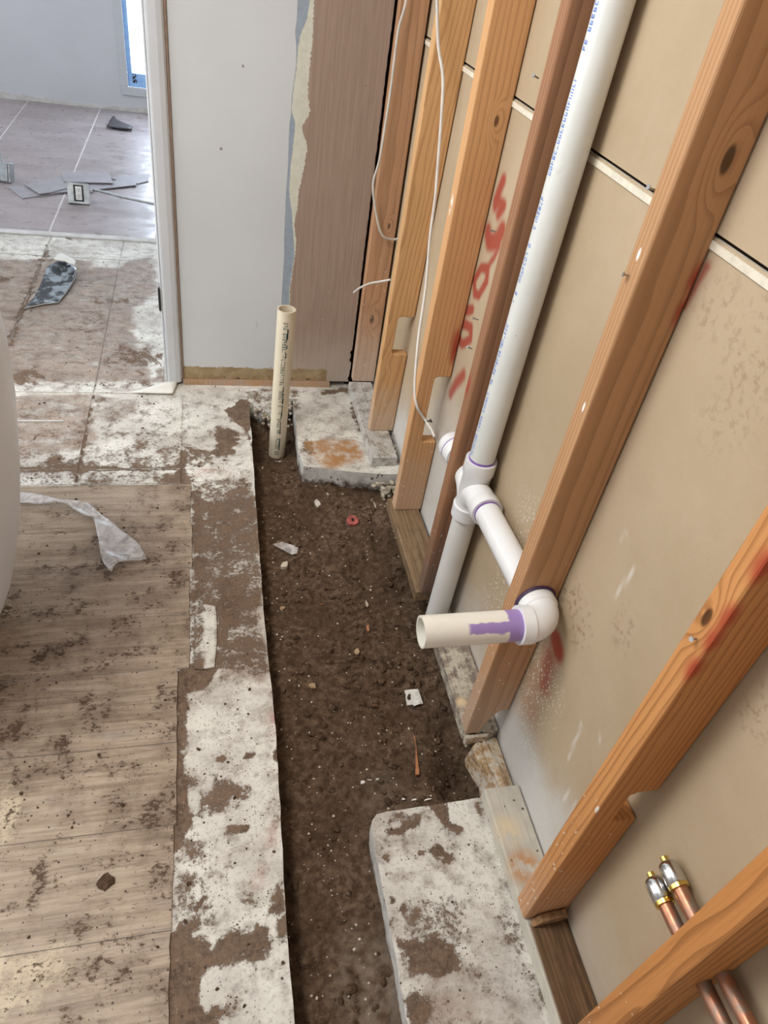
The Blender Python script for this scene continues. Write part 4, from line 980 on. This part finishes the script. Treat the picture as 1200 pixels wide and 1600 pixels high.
# ------------------------------------------------------------------ cables
def cable(name, pts, r, mat, label, sub=10):
    P = [Vector(p) for p in pts]; out = []
    for i in range(len(P) - 1):
        p0, p1, p2, p3 = P[max(i - 1, 0)], P[i], P[i + 1], P[min(i + 2, len(P) - 1)]
        for k in range(sub):
            t = k / sub; out.append(.5 * ((2 * p1) + (p2 - p0) * t + (2 * p0 - 5 * p1 + 4 * p2 - p3) * t * t + (3 * p1 - p0 - 3 * p2 + p3) * t ** 3))
    out.append(P[-1])
    o = MB().tube(out, r, 10).build(name, mat, None, P[0]); return tag(o, label, 'cable')
def wy(px, py, y): x, z = WY(px, py, y); return (x, y, z)
cable('cable', [(.60, 2.42, 2.3), (.605, 2.42, 1.9), wy(645, -80, 2.42), wy(635, 0, 2.42), wy(622, 50, 2.42), wy(612, 130, 2.425), wy(603, 190, 2.425), wy(593, 250, 2.42), wy(583, 290, 2.42), wy(589, 340, 2.42), wy(598, 368, 2.42), wy(614, 374, 2.43), wy(625, 372, 2.43)], .0042, M['cable_grey'], 'pale cable hanging along the reddish corner stud and hooked to the right')
c2 = cable('cable', [(.60, 2.0, 2.3), (.585, 2.0, 1.9), wy(680, -80, 2.0), wy(683, 0, 2.0), wy(685, 70, 2.0), wy(692, 120, 1.98), wy(690, 180, 1.96), wy(684, 260, 1.94), wy(680, 310, 1.92), wy(672, 370, 1.9), wy(665, 450, 1.85), wy(655, 520, 1.77), wy(650, 570, 1.71), wy(648, 610, 1.672), wy(652, 636, 1.648), wy(664, 656, 1.645), wy(674, 671, 1.60), wy(679, 683, 1.57)], .0040, M['cable_white'], 'long pale cable sagging down to the staple on the yellow stud')
p = wy(667, 660, 1.646)
MB().tube([(p[0] - .008, 1.656, p[2] + .004), (p[0] - .009, 1.640, p[2] + .005), (p[0], 1.636, p[2] + .012), (p[0] + .012, 1.640, p[2] + .006), (p[0] + .012, 1.656, p[2] + .004)], .0022, 8).build('staple', M['black'], c2, p)
cable('cable', [wy(553, 457, 2.40), wy(562, 450, 2.36), wy(578, 443, 2.27), wy(594, 440, 2.19), wy(610, 437, 2.13)], .0036, M['cable_white'], 'short white cable end poking out in front of the black gap')

# ------------------------------------------------------------------ white bag at the left edge and the torn film strip
prof0 = [(0, .15), (.012, .19), (.06, .215), (.15, .25), (.32, .295), (.48, .322), (.62, .338), (.76, .345), (.88, .335), (.97, .30), (1.03, .22), (1.07, .12), (1.095, .055), (1.115, .045), (1.14, .075), (1.19, .115)]
pz = np.array([p[0] for p in prof0]); pr = np.array([p[1] for p in prof0])
zz_ = np.concatenate([[0, .006, .014], np.linspace(.03, 1.19, 58)]); prof = [(z, float(np.interp(z, pz, pr))) for z in zz_]
bc = Vector((-.715, 1.30, 0)); vs = []; seg = 120
ag = np.arange(seg) * 2 * math.pi / seg
for z, r in prof:
    n1 = fbm(np.cos(ag) * 2.2 + 9, np.sin(ag) * 2.2 + z * 1.2 + 9, 2.0, 4, 81) - .5
    fold = np.sin(ag * 15 + 1.6 * np.sin(z * 5) + 5 * n1) * .5
    pinch = float(np.clip((z - .86) / .15, 0, 1)) + .5 * float(np.clip((.12 - z) / .12, 0, 1))
    side = np.clip((np.abs(np.arctan2(np.sin(ag + .15), np.cos(ag + .15))) - .55) / .6, .12, 1)
    w = 1 + side * (.34 * n1) + (.05 + .22 * pinch) * fold * side * (.4 + 1.6 * np.abs(n1) + .6 * pinch)
    vs += [(bc.x + r * w[k] * math.cos(ag[k]), bc.y + r * w[k] * math.sin(ag[k]), z) for k in range(seg)]
fs = [(i * seg + k, i * seg + (k + 1) % seg, (i + 1) * seg + (k + 1) % seg, (i + 1) * seg + k) for i in range(len(prof) - 1) for k in range(seg)]
mb = MB().add(vs, fs, 0, True); mb.add(vs[:seg], [tuple(range(seg))[::-1]]); mb.add(vs[-seg:], [tuple(range(seg))])
bag = mb.build('plastic_bag', M['film_white'], None, bc); s_ = bag.modifiers.new('s', 'SUBSURF'); s_.levels = 1; s_.render_levels = 1
tag(bag, 'smooth white bulging plastic bag at the left edge of the photo', 'bag')

def sheet(name, px, mat, zfn, label, cat, z0=.0052, th=.0006, step=.012, seed=0, edge=None):
    poly = densify(FLs(px), step, .0006, seed); xs = [p[0] for p in poly]; ys = [p[1] for p in poly]
    v, f = cdt_top(poly, gridpts(min(xs), max(xs), min(ys), max(ys), step, .25, seed))
    V = [(p.x, p.y, z0 + zfn(p.x, p.y)) for p in v]
    o = MB().add(V, [tuple(x) for x in f], 0, True).build(name, mat, None, (sum(xs) / len(xs), sum(ys) / len(ys), z0))
    m = o.modifiers.new('solid', 'SOLIDIFY'); m.thickness = th; m.offset = 1
    if edge: o.data.materials.append(edge); m.material_offset_rim = 1
    return tag(o, label, cat)
nf = lambda x, y: float(fbm(np.array([x]), np.array([y]), 22, 3, 61)[0])
tx, ty = FL(190, 850)
sheet('plastic_film', [(24, 775), (60, 782), (95, 788), (140, 793), (148, 801), (160, 812), (185, 832), (215, 856), (223, 868), (230, 880), (212, 884), (196, 887), (186, 889), (180, 892), (176, 901), (170, 896), (162, 886), (158, 872), (155, 850), (150, 828), (146, 816), (134, 815), (118, 806), (102, 796), (60, 794), (24, 794)],
      M['film'], lambda x, y: .012 * nf(x, y) + .014 * max(0, math.sin((x * .8 + y) * 60)) * .5 + .008, 'torn crumpled clear plastic strip lying on the vinyl planks', 'plastic film', seed=3, step=.009)

# ------------------------------------------------------------------ scraps on the floor
dist = lambda a, b: math.hypot(a[0] - b[0], a[1] - b[1])
hc = FL(40, 485); 
o = sheet('vinyl_scrap', [(38, 486), (55, 468), (66, 448), (75, 429), (88, 424), (100, 419), (121, 432), (118, 445), (105, 462), (92, 477), (70, 479), (52, 483)], M['black_shiny'],
          lambda x, y: .004 + .16 * max(0.0, dist((x, y), hc) - .1) ** 1.5 , 'curled vinyl scrap with shiny black back in the doorway', 'vinyl scrap', z0=.006, th=.004, seed=5, step=.02, edge=M['vinyl_white'])
sheet('vinyl_flap', [(92, 421), (100, 418), (122, 431), (120, 438), (104, 431), (88, 429)], M['vinyl_white'], lambda x, y: .06, 'white face', None, z0=.008, th=.003, seed=6, step=.02)
fl = bpy.data.objects['vinyl_flap']; wl = fl.location.copy(); fl.parent = o; fl.location = wl - o.location
fl['label'] = 'white folded corner'
sheet('vinyl_scrap', [(205, 617), (232, 610), (262, 602), (279, 598), (270, 619)], M['vinyl_white'], lambda x, y: .004 + .03 * max(0, (y - 2.39)) * 2, 'pale triangular vinyl scrap at the foot of the white casing', 'vinyl scrap', z0=.006, th=.002, seed=7, step=.02)
sheet('vinyl_scrap', [(167, 203), (172, 196), (178, 189), (184, 195), (195, 199), (208, 204), (206, 208), (188, 206)], plain('dark_grey_vinyl', lin(74, 70, 74), .5, .3), lambda x, y: .01 + .05 * max(0, (y - 6.0)) , 'dark curled vinyl scrap near the back wall of the far room', 'vinyl scrap', z0=.010, th=.006, seed=8, step=.03)
sheet('vinyl_scrap', [(306, 948), (322, 946), (337, 949), (339, 975), (339, 1005), (335, 1044), (318, 1047), (304, 1047), (302, 1020), (306, 1000), (303, 970)], M['slab'], lambda x, y: .0, 'broken whitish adhesive scrap between vinyl planks and trench', 'floor scrap', z0=.001, th=.004, seed=9, step=.01)
me_ = bpy.data.objects['vinyl_scrap.003'].data
nv = len(me_.vertices); loc_ = bpy.data.objects['vinyl_scrap.003'].location; cc = coords(me_) + np.array(loc_)
fattr(me_, 'dirt', .27 + .30 * (cc[:, 0] < loc_.x)); fattr(me_, 'smear', np.full(nv, .1)); fattr(me_, 'stain', np.zeros(nv)); fattr(me_, 'red', np.zeros(nv))
bpy.data.objects['vinyl_scrap.003'].name = 'adhesive_scrap'
x0, y0 = FL(24, 659); x1, y1 = FL(100, 658)
o = MB().box(x0 - .08, x1, y0 - .004, y0 + .004, .0025, .006).build('thin_strip', M['vinyl_edge'], None, (x1, y0, 0)); tag(o, 'thin pale strip lying across the thinset near the bag', 'strip')
# dark clump of soil on the vinyl
def lump(c, r, sq=.6, seed=0, n=1):
    rg = random.Random(seed); bm = bmesh.new(); bmesh.ops.create_icosphere(bm, subdivisions=n, radius=1)
    vs = [Vector((v.co.x * r * rg.uniform(.6, 1.3), v.co.y * r * rg.uniform(.6, 1.3), v.co.z * r * sq * rg.uniform(.6, 1.3))) + Vector(c) for v in bm.verts]
    fs = [tuple(v.index for v in f.verts) for f in bm.faces]; bm.free(); return vs, fs
cx_, cy_ = FL(165, 1379)
vs, fs = lump((cx_, cy_, .008), .0155, .35, 3, 2); o = MB().add(vs, fs, 0, True).build('soil_clump', M['soil'], None, (cx_, cy_, .005)); tag(o, 'single dark clump of soil lying on the near vinyl plank', 'soil clump')

# ------------------------------------------------------------------ far room things: loose planks, outlet box, metal box
def loose(px, z, label, yaw=None):
    P = FLs(px, z); n = len(P); mb = MB().prism(P[::-1], lambda u, v, w: (u, v, w), z, z + .005)
    cx = sum(p[0] for p in P) / n; cy = sum(p[1] for p in P) / n
    o = mb.build('loose_plank', [M['grey_vinyl']], None, (cx, cy, z)); return tag(o, label, 'plank', 'loose planks in the far room')
loose([(13, 294), (35, 311), (105, 301), (82, 288)], .009, 'loose grey plank lying lowest and leftmost in the far room')
loose([(78, 303), (72, 300), (205, 279), (214, 290), (150, 297)], .0145, 'loose grey plank lying flat right behind the outlet box')
loose([(38, 289), (62, 304), (78, 302), (140, 286), (108, 275)], .020, 'loose grey plank lying in the middle of the far room pile')
loose([(95, 270), (100, 285), (177, 287), (170, 270)], .0258, 'short loose grey plank on top of the far room pile')
loose([(172, 280), (198, 274), (232, 274), (232, 284), (215, 288)], .0092, 'loose grey plank end beside the white door casing in the far room')

ob = empty('outlet_box', (-.672, 4.36, .012)); ob.rotation_euler = (math.radians(-28), math.radians(4), math.radians(10))
tag(ob, 'metal electrical box with a white double outlet lying in the far room', 'outlet box')
def lpart(mb, name, mat, par, bevel=0.0):
    o = mb.build(name, mat, None, (0, 0, 0), bevel=bevel); o.parent = par; o.location = (0, 0, 0); return o
hw = .056
lpart(MB().box(-hw, hw, -.004, .050, .0, .105), 'box_body', M['steel'], ob, .006)
cv = lpart(MB().box(-hw - .002, hw + .002, -.010, -.004, -.002, .107), 'cover_plate', M['steel'], ob, .004)
lpart(MB().box(-.026, .026, -.0108, -.0098, .010, .096), 'opening', M['black'], cv)
rc = lpart(MB().box(-.016, .016, -.0135, -.0095, .018, .088), 'receptacle', M['outlet'], ob, .001)
for zc in (.036, .071):
    pts = [(.0145 * math.cos(a) * 1.0, zc + .0145 * max(-.8, min(.8, math.sin(a)))) for a in np.linspace(0, 2 * math.pi, 24, endpoint=False)]
    fc_ = lpart(MB().prism(pts, lambda u, v, w: (u, w, v), -.0165, -.013), 'socket_face', M['outlet'], rc)
    lpart(MB().box(-.0065, -.0045, -.0172, -.0164, zc - .001, zc + .008).box(.0045, .0065, -.0172, -.0164, zc - .001, zc + .008).box(-.002, .002, -.0172, -.0164, zc - .009, zc - .005), 'slot', M['black'], rc)
for sx, sz in ((-.047, .010), (.047, .010), (-.047, .095), (.047, .095)):
    lpart(MB().lathe([(0, .004), (.0015, .004), (.002, .002)], (sx, -.010, sz), (0, -1, 0), 12), 'screw', M['nail'], cv)
kn = lpart(MB().lathe([(0, .012), (.012, .012), (.012, .009), (.02, .009)], (hw, .025, .075), (1, 0, 0), 16), 'cable_connector', M['steel'], ob)
o = MB().tube([(-.60, 4.43, .075), (-.45, 4.40, .055), (-.25, 4.36, .040), (-.02, 4.33, .03), (.4, 4.30, .02)], .0075, 12).build('armoured_cable', M['steel'], None, (-.6, 4.43, .075)); tag(o, 'grey metal-clad cable running right from the outlet box', 'cable')

jb = empty('junction_box', (-1.128, 4.63, .010)); jb.rotation_euler = (math.radians(-18), 0, math.radians(-14)); tag(jb, 'grey metal box at the left edge of the far room', 'metal box')
lpart(MB().box(-.06, .06, 0, .06, 0, .11), 'box_body', M['steel'], jb, .008); lpart(MB().box(-.05, .05, -.010, .0, .006, .104), 'box_cover', M['steel'], jb, .008)
lpart(MB().tube([(0, .03, .10), (-.02, .04, .16), (-.05, .05, .26)], .011, 14), 'conduit', M['steel'], jb)

# ------------------------------------------------------------------ debris in the trench
def chip(px, py, wpx, hpx, mat, label, name='plaster_chip', cat='chip', group=None, th=.003, tilt=.2, seed=0, sides=7, rot=0):
    rg = random.Random(seed or px * 7 + py); x, y = FL(px, py, -.068); z = soil_z(x, y)
    sx = abs(FL(px + wpx, py, z)[0] - x) / 2 * 1.0; sy = abs(FL(px, py + hpx, z)[1] - y) / 2
    pts = []
    for k in range(sides):
        a = 2 * math.pi * k / sides + rot; q = rg.uniform(.3, 1.1); pts.append((sx * q * math.cos(a), sy * q * math.sin(a)))
    tx_, ty_ = rg.uniform(-tilt, tilt), rg.uniform(-tilt, tilt)
    o = MB().prism(pts, lambda u, v, w: (x + u, y + v, z + .004 + w + u * tx_ + v * ty_), 0, th).build(name, mat, None, (x, y, z)); return tag(o, label, cat, group)
chip(645, 1089, 34, 34, M['paper'], 'folded dirty white card lying in the soil below the open pipe stub', 'paper_scrap', 'paper', None, .003, .25, 5, 4, math.pi / 4)
o = bpy.data.objects['paper_scrap']
x, y = FL(648, 1094, -.06); z = soil_z(x, y)
MB().prism([(x - .005, y - .012), (x + .014, y - .010), (x + .015, y + .012), (x + .002, y + .016), (x - .002, y + .002)], lambda u, v, w: (u, v, z + .009 + w + (u - x) * .3), 0, .002).build('fold', M['paper'], o, (x, y, z))
x, y = FL(551, 812, -.06); z = soil_z(x, y)
cp = MB().lathe([(-.004, .019), (.006, .0205), (.010, .0195), (.011, .017), (.0095, .014), (.0095, .006), (.006, .005)], (x, y, z + .002), (.05, -.22, 1), 28).build('round_cap', M['redcap'], None, (x, y, z)); tag(cp, 'dusty red round cap with a centre hole lying in the soil', 'cap')
MB().lathe([(0, .0052), (.0012, .0052), (.0014, .003)], (x, y, z + .0110), (.05, -.22, 1), 14).build('centre_hole', M['black'], cp, (x, y, z))
a, b = FL(647, 1148, -.06), FL(652, 1209, -.06); za = max(soil_z(*a), soil_z(*b)) + .006
o = MB().prism([(a[0] - .001, a[1]), (a[0] + .002, a[1] - .004), (b[0] + .006, b[1]), (b[0] - .004, b[1] - .001), (a[0] - .002, a[1] - .03)], lambda u, v, w: (u, v, za + w), 0, .004).build('wood_sliver', M['sliver'], None, (b[0], b[1], za)); tag(o, 'long thin orange wood sliver lying in the soil', 'wood sliver')
chip(497, 787, 13, 12, M['paper'], 'white broken chip in the soil near the far slab end', tilt=.4)
chip(512, 773, 5, 11, M['paper'], 'small upright white chip beside the white broken chip in the far soil', tilt=.6)
chip(437, 711, 18, 14, M['paper'], 'white pointed shard at the base of the beige pipe', 'plastic_shard', 'shard', None, .002, .5, 3, 3, .5)
chip(444, 888, 16, 11, M['crumb'], 'pale greenish lump of plaster near the left trench wall', 'plaster_lump', 'lump', None, .012)
chip(441, 952, 20, 9, M['tan'], 'curled pale leaf-like flake near the left trench wall', 'flake', 'flake', None, .003, .4)
chip(487, 1073, 20, 11, M['tan'], 'tan flaky chip in the middle of the trench soil', 'flake', 'flake', None, .005, .4)
chip(503, 943, 10, 4, M['sliver'], 'tiny orange wood chip left of the trench middle', 'wood_chip', 'wood chip', None, .003)
chip(574, 985, 7, 12, M['sliver'], 'tiny curled orange wood chip left of the open pipe stub', 'wood_chip', 'wood chip', None, .003, .5)
chip(557, 1025, 10, 11, M['tan'], 'small tan shell-like flake in the soil left of the paper scrap', 'flake', 'flake', None, .004, .5)
chip(573, 947, 5, 15, M['crumb'], 'thin grey stick lying upright in the photo above the pipe stub', 'stick', 'stick', None, .004, .1, 0, 4)
chip(630, 1248, 9, 6, M['paper'], 'white pebble lying in the soil near the near slab edge', tilt=.3)
chip(668, 1250, 15, 7, M['paper'], 'white flat chip touching the near slab stub edge', th=.005, tilt=.1, sides=5)
chip(647, 1251, 8, 6, M['paper'], 'small white chip left of the flat chip at the near slab stub', th=.004)
for (qx, qy, w, h, wh) in ((566, 1223, 8, 8, 'leftmost'), (577, 1219, 11, 5, 'middle'), (589, 1219, 6, 4, 'rightmost')):
    chip(qx, qy, w, h, M['paper'], wh + ' white chip of the short row of three above the near slab stub', group='row of three white chips', th=.004)
chip(585, 794, 7, 11, M['crumb'], 'pale chip in the soil right of the red cap', tilt=.4)
chip(586, 1106, 24, 9, plain('brown_wood_bit', lin(104, 76, 52), .7), 'brown wood bit in the soil left of the paper scrap', 'wood_chip', 'wood chip', None, .008, .1, 0, 4, math.pi / 4)
# thin clear shard outline
P = FLs([(426, 852), (440, 848), (466, 856), (464, 866), (456, 868)], -.066); zz = max(soil_z(*p) for p in P) + .003
o = MB().prism(P[::-1], lambda u, v, w: (u, v, zz + w), 0, .0015).build('clear_shard', M['film'], None, (P[0][0], P[0][1], zz)); tag(o, 'clear pointed plastic shard lying near the left trench wall', 'shard')

rg = random.Random(11)
def scatter(n, region, rmin, rmax, zfn, sq, seed, sub=1, bias=None):
    rg = random.Random(seed); mb = MB()
    for i in range(n):
        for _ in range(40):
            x, y = rg.uniform(*region[:2]), rg.uniform(*region[2:])
            if bias is None or rg.random() < bias(x, y): break
        r = rmin + (rmax - rmin) * rg.random() ** 3; z = zfn(x, y)
        vs, fs = lump((x, y, z + r * sq * .25), r, sq, rg.randrange(1 << 30), sub); mb.add(vs, fs, 0, True)
    return mb
intrench = lambda x, y: 0.0 if (x < .145 or (y < .71 and x > .31) or (y > 1.93 and x > .30) or (y > 2.28)) else 1.0
o = scatter(900, (.14, .64, .2, 2.3), .0025, .013, soil_z, .75, 5, 1, lambda x, y: intrench(x, y) * (.25 + .75 * math.exp(-((x - .45) ** 2 / .02 + (y - 1.15) ** 2 / .06)))).build('soil_clods', M['soil']); tag(o, 'loose crumbly clods of soil scattered over the trench bed', 'soil', None, 'stuff')
fattr(o.data, 'pale', np.zeros(len(o.data.vertices)))
o = scatter(650, (.14, .64, .2, 2.3), .0008, .0038, lambda x, y: soil_z(x, y) + .001, .7, 6, 1, intrench).build('plaster_crumbs', M['crumb']); tag(o, 'tiny pale plaster crumbs sprinkled over the trench soil', 'crumbs', None, 'stuff')
def onfloor(x, y):
    if x > .13: return 0
    if -.055 < x < .13 and y < 1.85: return .5
    if y > 2.38: return .35
    return .5 if fbm(np.array([x]), np.array([y]), 5, 3, 71)[0] > .52 else .08
zfl = lambda x, y: (.0055 if (x < -.06 and y < 1.84) else .003 if y > 1.85 else .0)
o = scatter(700, (-.75, .13, .35, 3.6), .0010, .0050, zfl, .6, 8, 1, onfloor).build('soil_crumbs', M['soil']); tag(o, 'dark soil crumbs scattered over the planks and slab', 'crumbs', None, 'stuff')
# crushed mortar heap by the far plate end
mb = MB(); rg = random.Random(21)
for i in range(46):
    x, y = rg.gauss(.605, .022), rg.gauss(1.865, .04); r = rg.uniform(.004, .013); vs, fs = lump((x, y, rg.uniform(-.055, -.018) + .03 * max(0, y - 1.85) * 5), r, .85, rg.randrange(1 << 30)); mb.add(vs, fs)
o = mb.build('mortar_rubble', M['rubble']); tag(o, 'pale crumbled mortar heap at the broken end of the far plate', 'rubble', None, 'stuff')
mb = MB(); rg = random.Random(25)
for i in range(60):
    x, y = rg.uniform(.16, .31), rg.uniform(2.26, 2.33); r = rg.uniform(.003, .011); vs, fs = lump((x, y, -.05 + .05 * sstep(np.array(y), 2.25, 2.32) + rg.uniform(-.012, .004)), r, .85, rg.randrange(1 << 30)); mb.add(vs, fs)
o = mb.build('mortar_rubble', M['rubble']); tag(o, 'broken pale mortar lumps behind the beige pipe', 'rubble', None, 'stuff')

# pale shavings on the far plate by the knotty stud
mb = MB(); rg = random.Random(31)
for i in range(70):
    x, y = rg.uniform(.565, .655), rg.uniform(1.945, 2.085); a = rg.uniform(0, math.pi); L = rg.uniform(.006, .022); w = rg.uniform(.0008, .002); z = .0385 + rg.uniform(0, .012)
    dx, dy = math.cos(a) * L, math.sin(a) * L; zz = rg.uniform(-.003, .006)
    mb.add([(x, y, z), (x + dx, y + dy, z + zz), (x + dx - dy / L * w, y + dy + dx / L * w, z + zz + .0004), (x - dy / L * w, y + dx / L * w, z + .0004)], [(0, 1, 2, 3)])
o = mb.build('wood_shavings', M['crumb']); m_ = o.modifiers.new('solid', 'SOLIDIFY'); m_.thickness = .0004
tag(o, 'pale wood shavings heaped on the far plate at the knotty stud foot', 'shavings', None, 'stuff')
